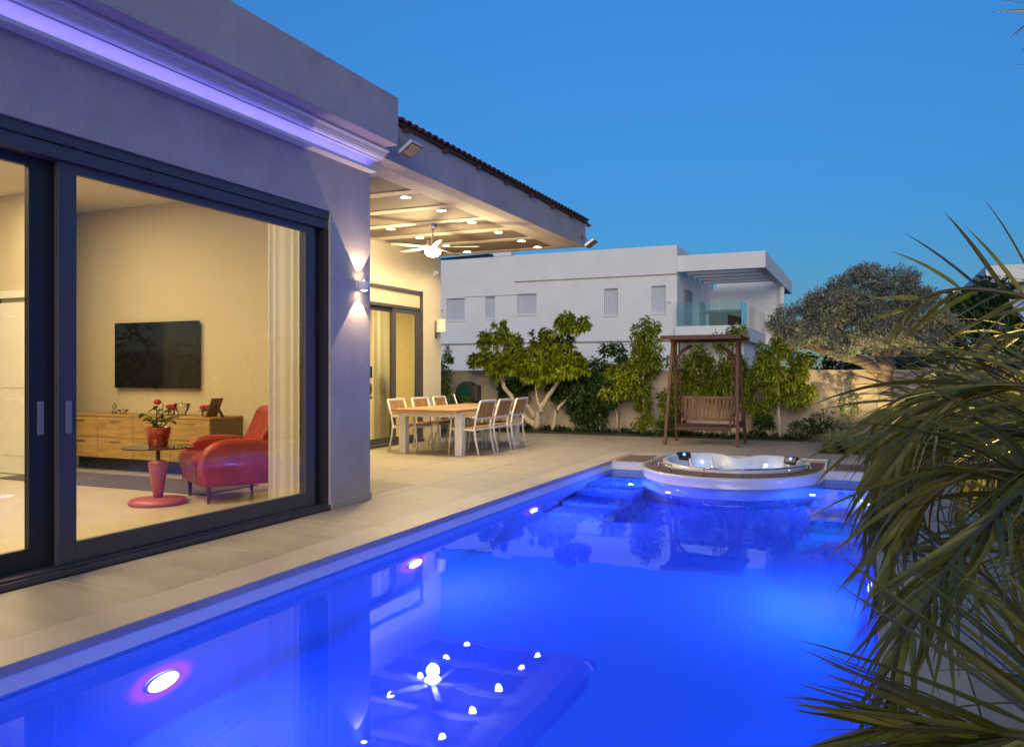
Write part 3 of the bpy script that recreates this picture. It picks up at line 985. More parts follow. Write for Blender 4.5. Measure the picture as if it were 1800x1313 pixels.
t = thing('reflection_band', 'dark flat band on the living room floor standing in for the pool reflection', 'reflection_band', (-8.6, 7.2, 0.0))  # dark sheet added where the door glass mirrors the pool
part('band_sheet', box(-1.6, 1.9, -0.45, 0.42, 0.001, 0.012), M['reflection_band'], t, bev=.004)

# armchair (faces the sideboard / left)
ac = thing('armchair', 'red leather club armchair with curved arms by the curtain', 'armchair', (-6.36, 6.80, 0), R(60))


def soft(o, w, seg=4):
    m_ = o.modifiers.new('bevel', 'BEVEL')
    m_.width = w
    m_.segments = seg
    m_.limit_method = 'ANGLE'
    m_.angle_limit = R(32)
    o.data.polygons.foreach_set('use_smooth', [True] * len(o.data.polygons))
    return o


soft(part('seat_base', MB().prism([(-0.40, 0.17), (0.38, 0.17), (0.42, 0.39), (-0.43, 0.39)], -0.29, 0.29, 'y'), M['redleather'], ac), .025)
soft(part('seat_cushion', MB().box(-0.49, 0.22, -0.285, 0.285, 0.385, 0.50), M['redleather'], ac), .05)
armp = [(-0.40, 0.17), (0.40, 0.17), (0.46, 0.42), (0.43, 0.60), (0.20, 0.635), (0.0, 0.655), (-0.16, 0.655), (-0.28, 0.63), (-0.37, 0.575), (-0.425, 0.50), (-0.45, 0.40)]
for y in (-0.425, 0.295):
    soft(part('arm', MB().prism(armp, y, y + 0.13, 'y'), M['redleather'], ac), .05)
soft(part('backrest', MB().prism([(0.12, 0.40), (0.40, 0.34), (0.56, 0.86), (0.52, 0.96), (0.44, 0.985), (0.37, 0.95)], -0.285, 0.285, 'y'), M['redleather'], ac), .06)
for y in (-0.2875, 0.2875):
    part('seam', MB().tube([(-0.43, y, 0.19), (-0.455, y, 0.39), (-0.40, y, .53)], 0.006, 6), M['redleather'], ac, smooth=True)
for x, y in ((-0.34, -0.36), (-0.34, 0.36), (0.34, -0.36), (0.34, 0.36)):
    part('leg', MB().lathe([(0.016, 0.0), (0.026, 0.172)], (x, y, 0), 12), M['darkwood'], ac)

st = thing('side_table', 'round glass side table on a red turned pedestal', 'side table', (-6.72, 6.14, 0))
part('foot', MB().lathe([(0.0, 0.0), (0.28, 0.0), (0.29, 0.02), (0.27, 0.05), (0.1, 0.065), (0.0, 0.066)], n=32), M['redlacquer'], st, smooth=True)
part('pedestal', MB().lathe([(0.045, 0.06), (0.05, 0.1), (0.095, 0.40), (0.095, 0.43), (0.05, 0.45)], n=24), M['redlacquer'], st, smooth=True)
part('neck', MB().tube([(0, 0, .44), (0, 0, .575)], .022, 12), M['black'], st)
part('glass_top', MB().lathe([(0.0, 0.575), (0.345, 0.575), (0.35, 0.58), (0.345, 0.587), (0, 0.587)], n=40), M['tglass'], st)

fp = thing('potted_rose', 'red pot with a leafy rose on the glass side table', 'potted plant', (-6.72, 6.14, 0.588))
part('pot', MB().lathe([(0.085, 0), (0.09, 0.004), (0.125, 0.19), (0.128, 0.2), (0.115, 0.2), (0.11, 0.17), (0.0, 0.165)], n=28), M['redpot'], fp, smooth=True)


def leafmesh(name, m, L=0.08, W=0.045):
    mb = MB()
    mb.add([(0, 0, 0), (L * .35, -W / 2, W * .15), (L * .35, 0, 0), (L * .35, W / 2, W * .15), (L * .72, -W * .36, W * .05), (L * .72, 0, -.004), (L * .72, W * .36, W * .05), (L, 0, -0.015)],
           [(0, 1, 2), (0, 2, 3), (1, 4, 5, 2), (2, 5, 6, 3), (4, 7, 5), (5, 7, 6)])
    return mb.mesh(name, m, fixn=False)


rl = leafmesh('leaf', M['leaf_dark'], .10, .058)
rf = MB()
for k in range(5):
    rf.lathe([(0.008 + .004 * k, 0.0 + .002 * k), (0.026 - .003 * k + .006, 0.02 + 0.004 * k), (0.022 - .003 * k + .006, 0.034 + 0.003 * k)], n=9, cap=False)
rfm = rf.mesh('flower', M['rose'], True)
for pts in ([(0, 0, .16), (-.03, 0, .28), (-.02, 0, .42)], [(.02, 0, .16), (.12, .02, .26), (.23, .04, .33)], [(-.02, 0, .16), (-.1, 0, .3), (-.22, 0, .34)], [(0, .02, .16), (.03, .03, .3), (.035, .03, .44)], [(0, 0, .16), (-0.09, 0, .24), (-.1, 0.0, .26)]):
    sm = part('stem', MB().tube(pts, [.006, .005, .004], 6), M['leaf_dark'], fp)
    for k in range(9):
        u = 0.3 + 0.7 * k / 8
        i = 0 if u < .5 else 1
        w = u * 2 - i
        p = Vector(pts[i]).lerp(Vector(pts[i + 1]), w)
        put('leaf', rl, sm, M4=Matrix.Translation(p) @ Matrix.Rotation(rnd.uniform(0, 6.28), 4, 'Z') @ Matrix.Rotation(rnd.uniform(-.6, .5), 4, 'Y'))
for p in ((-.0, 0, .42), (-0.36, 0.05, 0.43)):
    pass
put('flower', rfm, fp, M4=Matrix.Translation((0.01, -0.02, 0.43)) @ Matrix.Scale(1.25, 4))
# sideboard ornaments
top = 0.776


def rosebunch(x, label):
    t = thing('glass_vase', label, 'vase', (x, 8.1, top))
    part('vessel', MB().lathe([(0.04, 0), (0.05, .03), (0.045, .08), (0.05, .1)], n=16, cap=False), M['crystal'], t, smooth=True)
    for a in range(3):
        put('flower', rfm, t, M4=Matrix.Translation((0.035 * math.cos(a * 2.1), 0.035 * math.sin(a * 2.1), .085)) @ Matrix.Scale(1.3, 4))
    for a in range(4):
        put('leaf', rl, t, M4=Matrix.Translation((0, 0, .09)) @ Matrix.Rotation(a * 1.6 + .4, 4, 'Z') @ Matrix.Rotation(.3, 4, 'Y'))
    return t


rosebunch(-8.62, 'small vase of red roses left of the potted rose on the sideboard')
rosebunch(-8.02, 'small vase of red roses beside the photo frame on the sideboard')
t = thing('photo_frame', 'leaning dark photo frame at the right end of the sideboard', 'photo frame', (-7.78, 8.05, top))
part('front_panel', MB().bar((-.09, 0, 0), (.02, 0, .24), .2, .012, (0, 0, 1)), M['walnut'], t)
part('strut', MB().bar((.11, 0, 0), (.0, 0, .15), .05, .012, (0, 0, 1)), M['black'], t)
for x, lb, pr in ((-9.72, 'crystal swan ornament at the left end of the sideboard', [(0.03, 0), (.045, .02), (.015, .05), (.03, .1), (.02, .13)]),
                  (-9.55, 'low crystal dish at the left end of the sideboard', [(0.05, 0), (.03, .012), (.07, .05), (.075, .06)]),
                  (-8.45, 'tall crystal bowl behind the potted rose on the sideboard', [(0.06, 0), (.05, .02), (.09, .09), (.11, .16)]),
                  (-7.92, 'crystal jug by the photo frame on the sideboard', [(0.05, 0), (.07, .05), (.05, .1), (.06, .13)])):
    t = thing('crystal_ornament', lb, 'ornament', (x, 8.12, top))
    part('body', MB().lathe(pr, n=16), M['crystal'], t, smooth=True)
    part('stopper', MB().lathe([(0.001, 0), (.014, .012), (.001, .028)], (0, 0, pr[-1][1]), 10), M['crystal'], t, smooth=True)

# white door in the left of the living room
t = thing('interior_door', 'white panelled door standing ajar inside the living room', 'door', (-10.42, 7.19, 0))
part('leaf_panel', box(-0.33, 0.30, -0.05, -0.006, 0.008, 2.28), M['whitepaint'], t, bev=.004)
for z0, z1 in ((0.25, 1.0), (1.15, 2.1)):
    part('moulding', box(-0.22, 0.2, -0.058, -0.0505, z0, z1), M['whitepaint'], t, bev=.003)
part('door_frame', box(-0.42, -0.335, -0.08, -0.004, 0, 2.34), M['lampred'], t)
part('lintel', box(-0.42, 0.36, -0.07, -0.004, 2.345, 2.44), M['whitepaint'], t)

# ------------------------------------------------------------------ dining set
dt = thing('dining_table', 'long teak topped dining table with white legs under the porch', 'dining table', (-6.65, 12.82, 0))
TW, TL = 0.62, 1.40
for k in range(9):
    w = 2 * TW / 9
    part('plank', box(-TW + k * w + .0015, -TW + (k + 1) * w - .0015, -TL, TL, 0.715, 0.75), M['teak'], dt, bev=.003)
part('apron', MB().box(-0.56, 0.56, -1.22, -1.19, 0.62, 0.714).box(-0.56, 0.56, 1.19, 1.22, 0.62, 0.714)
     .box(-0.58, -0.55, -1.188, 1.188, 0.62, 0.714).box(0.55, 0.58, -1.188, 1.188, 0.62, 0.714), M['whitepaint'], dt)
for x in (-0.53, 0.53):
    for y in (-1.12, 1.12):
        part('leg', box(x - .065, x + .065, y - .065, y + .065, 0, 0.7145), M['whitepaint'], dt, bev=.006)


def chair0():
    """faces +Y; white frame, teak slats"""
    c = thing('garden_chair', '', 'chair')
    for s in (-1, 1):
        x = s * 0.265
        part('rear_leg', MB().tube([(x, -0.30, 0), (x, -0.235, 0.28), (x, -0.215, 0.45), (x, -0.245, 0.62), (x * .97, -0.325, 0.885)], 0.0165, 8), M['whitepaint'], c, smooth=True)
        part('front_leg', MB().tube([(x, 0.27, 0), (x, 0.24, 0.35), (x, 0.21, 0.64)], 0.0165, 8), M['whitepaint'], c, smooth=True)
        part('arm_rail', MB().bar((x, -0.25, 0.635), (x, 0.25, 0.645), 0.028, 0.022), M['whitepaint'], c)
        part('armrest', MB().bar((x, -0.2, 0.658), (x, 0.27, 0.668), 0.05, 0.02), M['teak'], c, bev=.004)
        part('seat_rail', MB().bar((x, -0.215, 0.42), (x, 0.235, 0.43), 0.025, 0.035), M['whitepaint'], c)
    for y, z, hh in ((-0.325, .885, .035), (-0.248, .60, .03)):
        part('back_rail', MB().bar((-0.255, y, z), (0.255, y, z), 0.03, hh), M['whitepaint'], c, bev=.005)
    for y, z in ((-0.215, .42), (0.235, .43)):
        part('cross_rail', MB().bar((-0.262, y, z), (0.262, y, z), 0.025, 0.03), M['whitepaint'], c)
    for k in range(7):
        x = -0.207 + k * 0.069
        part('back_slat', MB().bar((x, -0.256, 0.618), (x, -0.319, 0.865), 0.062, 0.012, (0, 1, 0)), M['teak_v'], c)
    for k in range(6):
        y = -0.165 + k * 0.074
        part('seat_slat', box(-0.25, 0.25, y - .033, y + .033, 0.447, 0.463), M['teak'], c)
    return c


c0 = chair0()
G = 'white framed teak chairs round the dining table'
chs = [(-6.06, 11.98, 90, 'nearest of the three chairs on the pool side of the table'),
       (-6.06, 12.68, 90, 'middle one of the three chairs on the pool side of the table'),
       (-6.06, 13.38, 90, 'farthest of the three chairs on the pool side of the table'),
       (-7.24, 12.05, -90, 'nearest of the three chairs on the house side of the table'),
       (-7.24, 12.85, -90, 'middle one of the three chairs on the house side of the table'),
       (-7.24, 13.6, -90, 'farthest of the three chairs on the house side of the table'),
       (-7.62, 14.98, -60, 'chair standing alone beyond the table by the house corner')]
for i, (x, y, a, lb) in enumerate(chs):
    c = c0 if i == 0 else copy_tree(c0)
    c.location = (x, y, 0)
    c.rotation_euler = (0, 0, R(a + rnd.uniform(-3, 3)))
    c['label'] = lb
    c['group'] = G

# ------------------------------------------------------------------ garden wall, hose reel
t = thing('garden_wall', 'beige rendered garden wall along the back of the plot', 'wall', (-5, 17.7, 0))
part('wall_body', box(-9.5, 7.6, -0.1, 0.1, -0.05, 1.36), M['gwall'], t)
part('cap', box(-9.5, 7.6, -0.13, 0.13, 1.3605, 1.41), M['capst'], t, bev=.008)
part('junction_box', box(2.85, 3.05, -0.13, -0.1005, 0.42, 0.6), M['whitepaint'], t)
t = thing('side_wall', 'rendered boundary wall behind the palms on the right', 'wall', (2.75, 6, 0))
part('wall_body', box(-0.1, 0.1, -18, 11.59, -0.05, 1.7), M['gwall'], t)
part('cap', box(-0.13, 0.13, -18, 11.55, 1.7005, 1.75), M['capst'], t, bev=.008)
struct(part('planting_bed', MB().box(-9.0, -1.21, 16.74, 17.59, -0.055, 0.02).box(-0.78, 2.6, 14.47, 16.739, -0.055, 0.02).box(-1.209, 2.6, 16.74, 17.59, -0.055, 0.02).box(1.0, 2.6, -10, 14.469, -0.055, 0.02), M['soil']))

t = thing('hose_reel', 'round dark hose reel with green hose on the garden wall', 'hose reel', (-8.9, 17.42, 0.86))
part('drum', MB().lathe([(0.24, -0.14), (0.28, -0.10), (0.28, 0.10), (0.24, 0.15)], n=28, axis='y'), M['reel'], t)
part('hose', MB().lathe([(0.0, -0.155), (0.17, -0.15), (0.175, -0.141)], n=24, axis='y'), M['green_hose'], t)
part('casing', box(0.1, 0.32, -0.12, 0.12, -0.2, 0.2), M['reel'], t, bev=.04)
part('bracket', box(-0.1, 0.1, 0.16, 0.179, -0.2, 0.2), M['reel'], t)

# ------------------------------------------------------------------ swing
sw = thing('garden_swing', 'dark wooden garden swing bench with a flat roof', 'swing', (-2.85, 15.45, 0))
for s in (-1, 1):
    part('leg', MB().bar((s * 0.66, -0.50, 0), (s * 0.60, -0.10, 1.92), 0.058, 0.058, (1, 0, 0)), M['darkwood'], sw, bev=.006)
    part('leg', MB().bar((s * 0.66, 0.50, 0), (s * 0.60, 0.10, 1.92), 0.058, 0.058, (1, 0, 0)), M['darkwood'], sw, bev=.006)
    part('side_rail', MB().bar((s * 0.645, -0.40, 0.42), (s * 0.645, 0.40, 0.42), 0.04, 0.07), M['darkwood'], sw, bev=.005)
    pts = [(s * 0.57, -0.11, 1.45), (s * 0.53, -0.1, 1.62), (s * 0.42, -0.1, 1.76), (s * 0.24, -.1, 1.86)]
    for a, b in zip(pts, pts[1:]):
        pass
    br = MB().tube(pts, [0.035, .035, .035, .035], 4)
    part('brace', br, M['darkwood'], sw)
part('top_beam', MB().bar((-0.66, 0, 1.955), (0.66, 0, 1.955), 0.14, 0.07), M['darkwood'], sw, bev=.006)
part('rear_stretcher', MB().bar((-0.63, 0.42, 0.33), (0.63, 0.42, 0.33), 0.035, 0.06), M['darkwood'], sw, bev=.005)
for k in range(7):
    y = -0.54 + k * 0.16
    part('roof_board', MB().bar((-0.715, y + .08, 2.02 + .0), (0.715, y + .08, 2.02), 0.155, 0.022), M['darkwood'], sw, bev=.004)
for y in (-0.575, 0.615):
    part('roof_trim', MB().bar((-0.73, y, 2.0), (0.73, y, 2.0), 0.03, 0.08), M['darkwood'], sw, bev=.004)
# bench
bn = thing('swing_bench', 'slatted wooden bench seat hanging in the garden swing', 'bench', (-2.85, 15.45, 0.31))
part('back_rail', MB().bar((-0.47, 0.30, 0.56), (0.47, 0.30, 0.56), 0.035, 0.055).bar((-0.47, 0.22, 0.15), (0.47, 0.22, 0.15), 0.035, 0.055), M['benchwood'], bn, bev=.004)
for k in range(13):
    x = -0.435 + k * 0.0725
    part('back_slat', MB().bar((x, 0.222, 0.178), (x, 0.298, 0.535), 0.045, 0.014, (0, 1, 0)), M['benchwood'], bn)
for k in range(6):
    y = -0.26 + k * 0.085
    part('seat_slat', MB().bar((-0.5, y, 0.02 + .00), (0.5, y, 0.02), 0.07, 0.02), M['darkwood'], bn)
part('front_rail', MB().bar((-0.52, -0.32, 0.0), (0.52, -0.32, 0.0), 0.035, 0.07), M['darkwood'], bn, bev=.004)
for s in (-1, 1):
    part('arm', MB().bar((s * 0.5, -0.30, 0.24), (s * 0.5, 0.27, 0.26), 0.05, 0.025).bar((s * 0.5, -0.28, 0.0), (s * 0.5, -0.28, 0.23), 0.035, 0.035), M['darkwood'], bn, bev=.004)
    part('back_post', MB().bar((s * 0.49, 0.2, 0.0), (s * 0.49, 0.305, 0.59), 0.04, 0.035, (1, 0, 0)), M['darkwood'], bn, bev=.004)
    part('hanger', MB().tube([(s * 0.51, -0.27, 0.25), (s * 0.5, -0.01, 1.60)], .009, 6), M['darkwood'], bn)
    part('hanger', MB().tube([(s * 0.51, 0.27, 0.27), (s * 0.5, 0.01, 1.60)], .009, 6), M['darkwood'], bn)

# ------------------------------------------------------------------ neighbour house
nb = thing('white_house', 'large white two-storey house with glass balcony beyond the wall', 'house', (-7.46, 34, 0))


def nl(mb):
    mb.v = [(x + 7.46, y - 34, z) for x, y, z in mb.v]
    return mb


def npart(name, mb, m, bev=0.0, parent=None, **kw):
    return part(name, nl(mb), M[m], parent or nb, bev, **kw)


wins = [(-18.5, -17.53, 3.82, 4.88), (-16.45, -15.95, 3.86, 4.89), (-14.83, -13.87, 3.99, 4.95), (-10.67, -10.05, 3.85, 5.02), (-8.56, -7.95, 3.86, 5.05)]
# upper storey wall with window openings
xs = [-26.0]
um = MB()
for x0, x1, z0, z1 in wins:
    um.box(xs[-1], x0, 34, 34.25, 2.72, 6.66)
    um.box(x0, x1, 34, 34.25, 2.72, z0)
    um.box(x0, x1, 34, 34.25, z1, 6.66)
    xs.append(x1)
um.box(xs[-1], -7.46, 34, 34.25, 2.72, 6.66)
npart('upper_wall', um, 'white')
npart('lower_wall', MB().box(-26, -7.5, 34.09, 34.3, -0.05, 2.718), 'white')
npart('side_wall', MB().box(-7.71, -7.46, 34.251, 41.9, -0.05, 6.66), 'white')
npart('back_block', MB().box(-26, -7.712, 36.5, 44, -0.05, 6.6).box(-26, -7.46, 34.002, 44, 6.661, 6.72), 'white')
npart('parapet_band', MB().box(-14.94, -7.44, 33.86, 33.999, 5.52, 6.72), 'white')
npart('roof_slab', MB().box(-7.459, -3.88, 34, 34.25, 5.6, 6.28).box(-4.2, -3.88, 34.251, 46, 5.6, 6.28).box(-7.2, -4.201, 41.9, 46, 5.6, 6.28), 'white', bev=.01)
for k in range(5):
    npart('pergola_slat', MB().box(-7.455, -4.201, 35.3 + k * 1.3, 35.55 + k * 1.3, 5.75, 6.0), 'concrete')
npart('terrace_wall', MB().box(-7.459, -3.9, 41.9, 42.1, 2.75, 5.6), 'white')
npart('balcony_slab', MB().box(-7.459, -4.75, 33.6, 41.9, 2.7, 3.28), 'white', bev=.01)
npart('lower_block', MB().box(-7.459, -5.0, 36.0, 41.9, -0.05, 2.699), 'white')
for k in range(3):
    x0 = -7.44 + k * 0.89
    gl = npart('glass_panel', MB().box(x0 + .01, x0 + .88, 33.65, 33.67, 3.2805, 4.28), 'bglass')
for k in range(6):
    y0 = 33.7 + k * 1.35
    npart('glass_panel', MB().box(-4.80, -4.78, y0 + .01, y0 + 1.34, 3.2805, 4.28), 'bglass')
npart('pole', MB().tube([(-4.0, 41.5, 3.28), (-4.0, 41.5, 5.6)], .05, 8), 'white')
npart('ledge', MB().box(-26, -7.45, 33.985, 34.0, 2.69, 2.735), 'concrete')
for x0, x1, z0, z1 in wins:
    w = npart('window', MB().box(x0 + .002, x0 + .05, 34.14, 34.20, z0, z1).box(x1 - .05, x1 - .002, 34.14, 34.20, z0, z1)
              .box(x0 + .05, x1 - .05, 34.14, 34.20, z1 - .05, z1).box(x0 + .05, x1 - .05, 34.14, 34.20, z0, z0 + .05), 'shutter')
    npart('sill', MB().box(x0 - .04, x1 + .04, 33.95, 34.14, z0 - .05, z0 - .001), 'white', 0, w)
    nn = 5 if x1 - x0 < .8 else 8
    s_ = MB()
    dw = (x1 - x0 - .1) / nn
    for i in range(nn):
        s_.box(x0 + .05 + i * dw + .012, x0 + .05 + (i + 1) * dw - .012, 34.155, 34.18, z0 + .05, z1 - .05)
    s_.box(x0 + .05, x1 - .05, 34.181, 34.19, z0 + .05, z1 - .05)
    npart('shutter', s_, 'shutter', 0, w)
# windows on the balcony side wall
for y0, y1, z0, z1 in ((35.2, 36.9, 3.5, 5.0), (38.9, 40.2, 3.5, 4.75)):
    w = npart('window', MB().box(-7.455, -7.40, y0, y1, z0, z1), 'greyframe')
    npart('shutter', MB().box(-7.399, -7.385, y0 + .08, y1 - .08, z0 + .06, z1 - .08), 'concrete', 0, w)
w = npart('window', MB().box(-18.5, -18.13, 34.05, 34.088, 1.76, 2.1), 'greyframe')
npart('pane', MB().box(-18.45, -18.18, 34.04, 34.049, 1.8, 2.06), 'screen', 0, w)
npart('trim_line', MB().box(-17.529, -14.831, 33.988, 33.9995, 4.90, 4.93), 'concrete')
for x_ in (-18.75, -7.78):
    npart('wall_light', MB().lathe([(0.07, 33.999), (0.07, 33.93), (0.04, 33.9)], (x_, 0, 4.35), 12, 'y'), 'whitepaint')
npart('wall_pipe', MB().tube([(-12.7, 34.05, 2.69), (-12.7, 34.05, 2.3)], .03, 6), 'concrete')
t = thing('solar_heater', 'grey flat solar panel unit on the white house roof', 'solar heater', (-16.2, 35, 6.72))
part('tank', box(-0.2, 0.75, -0.3, 0.3, 0.12, 0.42), M['whitepaint'], t, bev=.05)
part('panel', MB().bar((-3.0, 0.1, 0.15), (-0.3, 0.1, 0.22), 1.2, 0.07), M['screen'], t)
for x in (-2.6, -0.6, 0.5):
    part('leg', box(x - .03, x + .03, -0.1, -0.04, 0, 0.2), M['greyframe'], t)
t = thing('balcony_table', 'dark red wooden table behind the balcony glass', 'table', (-5.5, 34.35, 3.285))
part('top', box(-0.95, 0.62, -0.4, 0.5, 0.55, 0.66), M['greyframe'], t, bev=.01)
part('body', box(-0.65, 0.6, -0.3, 0.4, 0.0, 0.545), M['maroon'], t, bev=.01)
# house far right behind the palms
t = thing('far_house', 'pale flat-roofed house showing behind the palm on the right', 'house', (5.25, 30, 0))
part('wall', box(-1.6, 6, 0, 6, -0.05, 4.2), M['concrete'], t)
part('roof', box(-1.9, 6.3, -0.4, 6.4, 4.2005, 4.75), M['white'], t, bev=.02)
for k in range(3):
    w = part('window', box(-0.9 + k * 2, 0.1 + k * 2, -0.03, -0.001, 2.9, 3.9), M['greyframe'], t)
    part('pane', box(-0.82 + k * 2, 0.02 + k * 2, -0.04, -0.031, 2.98, 3.82), M['screen'], w)
aw = thing('awning', 'white and lilac striped awning beyond the hedge on the right', 'awning', (2.5, 15.2, 2.2))
for k in range(7):
    x0 = -0.25 + k * 0.2
    part('stripe', MB().add([(x0, 0, 0), (x0 + .198, 0, 0), (x0 + .198, 1.5, .45), (x0, 1.5, .45), (x0, 0, -.02), (x0 + .198, 0, -.02), (x0 + .198, 1.5, .43), (x0, 1.5, .43)],
                            [(0, 1, 2, 3), (7, 6, 5, 4), (0, 4, 5, 1), (1, 5, 6, 2), (2, 6, 7, 3), (3, 7, 4, 0)]), M['awning'] if k % 2 else M['whitepaint'], aw)
for x in (-.2, 1.1):
    part('post', MB().tube([(x, 0.05, -2.22), (x, 0.05, -.022)], .025, 8), M['whitepaint'], aw)

# ------------------------------------------------------------------ vegetation
def leaf_cloud(blobs, n, L, W, seed, droop=0.5, k=5, shell=0.45, split=0, tight=.25):
    """leaf clusters spread through ellipsoids; returns MB"""
    rg = np.random.RandomState(seed)
    if split:
        nb_ = []
        for b in blobs:
            for _ in range(split):
                d_ = rg.normal(size=3)
                d_ /= np.linalg.norm(d_)
                q_ = rg.uniform(.55, 1.0)
                sc_ = rg.uniform(.34, .58)
                nb_.append((b[0] + d_[0] * b[3] * q_, b[1] + d_[1] * b[4] * q_, b[2] + d_[2] * b[5] * q_, b[3] * sc_, b[4] * sc_ * 1.1, b[5] * sc_))
        blobs = nb_
    vol = np.array([b[3] * b[4] * b[5] for b in blobs]) ** 0.75
    vol /= vol.sum()
    nc = max(1, n // k)
    which = rg.choice(len(blobs), nc, p=vol)
    B = np.array(blobs)[which]
    d = rg.normal(size=(nc, 3))
    d /= np.linalg.norm(d, axis=1)[:, None]
    r = rg.uniform(shell ** 3, 1, nc) ** (1 / 3) * rg.uniform(0.9, 1.12, nc)
    cpos = B[:, :3] + d * B[:, 3:6] * r[:, None]
    cp = np.repeat(cpos, k, 0)
    out = np.repeat(d, k, 0)
    m = len(cp)
    dirs = rg.normal(size=(m, 3)) * 0.8 + out * 0.7
    dirs[:, 2] -= droop
    dirs /= np.linalg.norm(dirs, axis=1)[:, None]
    up = rg.normal(size=(m, 3)) * 0.5 + np.array([0, 0, 1.0])
    side = np.cross(dirs, up)
    side /= np.linalg.norm(side, axis=1)[:, None] + 1e-9
    nrm = np.cross(side, dirs)
    Ls = (L * rg.uniform(0.65, 1.2, m))[:, None]
    Ws = (W * rg.uniform(0.75, 1.15, m))[:, None]
    base = cp + dirs * 0.01 + rg.normal(size=(m, 3)) * L * tight
    g_ = np.array([0, 0, -1.0])
    p0 = base
    pL = base + dirs * Ls * .45 + side * Ws * .5 + nrm * Ws * .12
    pR = base + dirs * Ls * .45 - side * Ws * .5 + nrm * Ws * .12
    pT = base + dirs * Ls + g_ * Ls * .18
    v = np.stack([p0, pL, pT, pR], 1).reshape(-1, 3)
    idx = np.arange(m)[:, None] * 4
    f = np.concatenate([idx + np.array([[0, 1, 2]]), idx + np.array([[0, 2, 3]])], 1).reshape(-1, 3)
    return v, f


def npmesh(name, v, f, m, smooth=False):
    me = bpy.data.meshes.new(name)
    me.vertices.add(len(v))
    me.vertices.foreach_set('co', np.asarray(v, dtype=np.float32).ravel())
    nf = len(f)
    w = f.shape[1]
    me.loops.add(nf * w)
    me.loops.foreach_set('vertex_index', f.astype(np.int32).ravel())
    me.polygons.add(nf)
    me.polygons.foreach_set('loop_start', np.arange(0, nf * w, w, dtype=np.int32))
    me.materials.append(m)
    me.update(calc_edges=True)
    me.validate()
    return me


def plant(name, label, cat, base, blobs, n, L, W, m, seed, trunks=(), bark='bark_pale', droop=.5, k=5, shell=.45, group=None, split=5, tight=.2):
    t = thing(name, label, cat, base)
    if group:
        t['group'] = group
    v, f = leaf_cloud(blobs, n, L, W, seed, droop, k, shell, split, tight)
    put('crown' if trunks else 'foliage', npmesh('crown', v, f, M[m]), t)
    for tr in trunks:
        pts = [p[:3] for p in tr]
        rad = [p[3] for p in tr]
        # refine
        P, Rr = [], []
        for i in range(len(pts) - 1):
            for s_ in range(4):
                u = s_ / 4
                P.append(Vector(pts[i]).lerp(Vector(pts[i + 1]), u) + Vector((rnd.uniform(-1, 1), rnd.uniform(-1, 1), 0)) * rad[i] * (.25 if i + s_ else 0))
                Rr.append((rad[i] * (1 - u) + rad[i + 1] * u) * rnd.uniform(.93, 1.07))
        P.append(Vector(pts[-1]))
        Rr.append(rad[-1])
        part('trunk' if tr is trunks[0] else 'branch', MB().tube(P, Rr, 9), M[bark], t, smooth=True)
    return t


# two-limbed tree behind the table
plant('schefflera_tree', 'bright green tree with pale forked trunks behind the dining table', 'tree', (-6.98, 17.1, 0.02),
      [(-0.95, 0.0, 1.75, .42, .35, .42), (-0.75, .1, 2.25, .38, .35, .38), (-1.25, 0, 1.55, .3, .3, .25), (-0.45, -.05, 1.55, .3, .3, .35), (-1.25, 0.0, 2.1, .22, .25, .2),
       (0.35, 0, 1.55, .42, .35, .35), (0.75, 0.0, 2.2, .34, .3, .38), (0.85, 0, 1.6, .38, .32, .35), (0.05, -.05, 1.32, .3, .3, .2), (0.3, 0, 1.5, .3, .3, .22), (1.0, .05, 2.35, .2, .2, .22), (0.1, .1, 1.95, .3, .3, .3)],
      8200, 0.15, 0.058, 'leaf', 3,
      [[(0, 0, 0, .085), (0.03, 0, .25, .08), (0.12, 0, .55, .065), (0.3, 0, .8, .055), (0.6, 0, 1.2, .04), (.8, 0, 1.7, .025)],
       [(0, 0, .1, .075), (-.25, 0, .28, .065), (-.45, 0, .5, .06), (-.62, 0, .8, .055), (-.82, 0, 1.0, .05), (-.85, 0, 1.2, .05), (-.78, 0, 1.5, .04), (-.8, 0, 2.0, .02)],
       [(-.06, 0, .3, .05), (-.1, 0, .42, .045), (-.25, 0, .62, .03)],
       [(.1, 0, .55, .04), (.02, 0, .72, .03), (-.02, 0, 1.1, .02)],
       [(.35, .15, .02, .05), (.42, .15, .45, .045), (.65, .15, .7, .03), (.95, .15, .95, .02)]], droop=.75, k=14, shell=.3, split=5, tight=.08)
plant('ficus_shrub', 'dark green shrub filling the gap behind the forked tree', 'shrub', (-6.9, 17.42, 0.02),
      [(-.6, 0, 1.0, .5, .15, .5), (.1, 0, 1.3, .5, .16, .6), (.6, 0, 1.15, .45, .15, .5), (.2, 0, 1.95, .35, .15, .35)], 7000, .11, .055, 'leaf_dark', 5, droop=.4)
plant('ficus_shrub', 'dark dense shrub right of the forked tree', 'shrub', (-5.45, 17.3, 0.02),
      [(-.1, 0, 1.3, .5, .25, .5), (.2, 0, 1.55, .4, .25, .35), (-.35, 0, .75, .42, .25, .45), (.3, 0, .8, .4, .22, .45), (-.1, 0, .4, .5, .2, .25), (.55, .05, 1.7, .25, .2, .25)], 8500, .1, .045, 'leaf_dark', 6,
      [[(-.05, 0, 0, .04), (-.1, 0, .5, .035), (.05, 0, 1.2, .02)]], droop=.4)
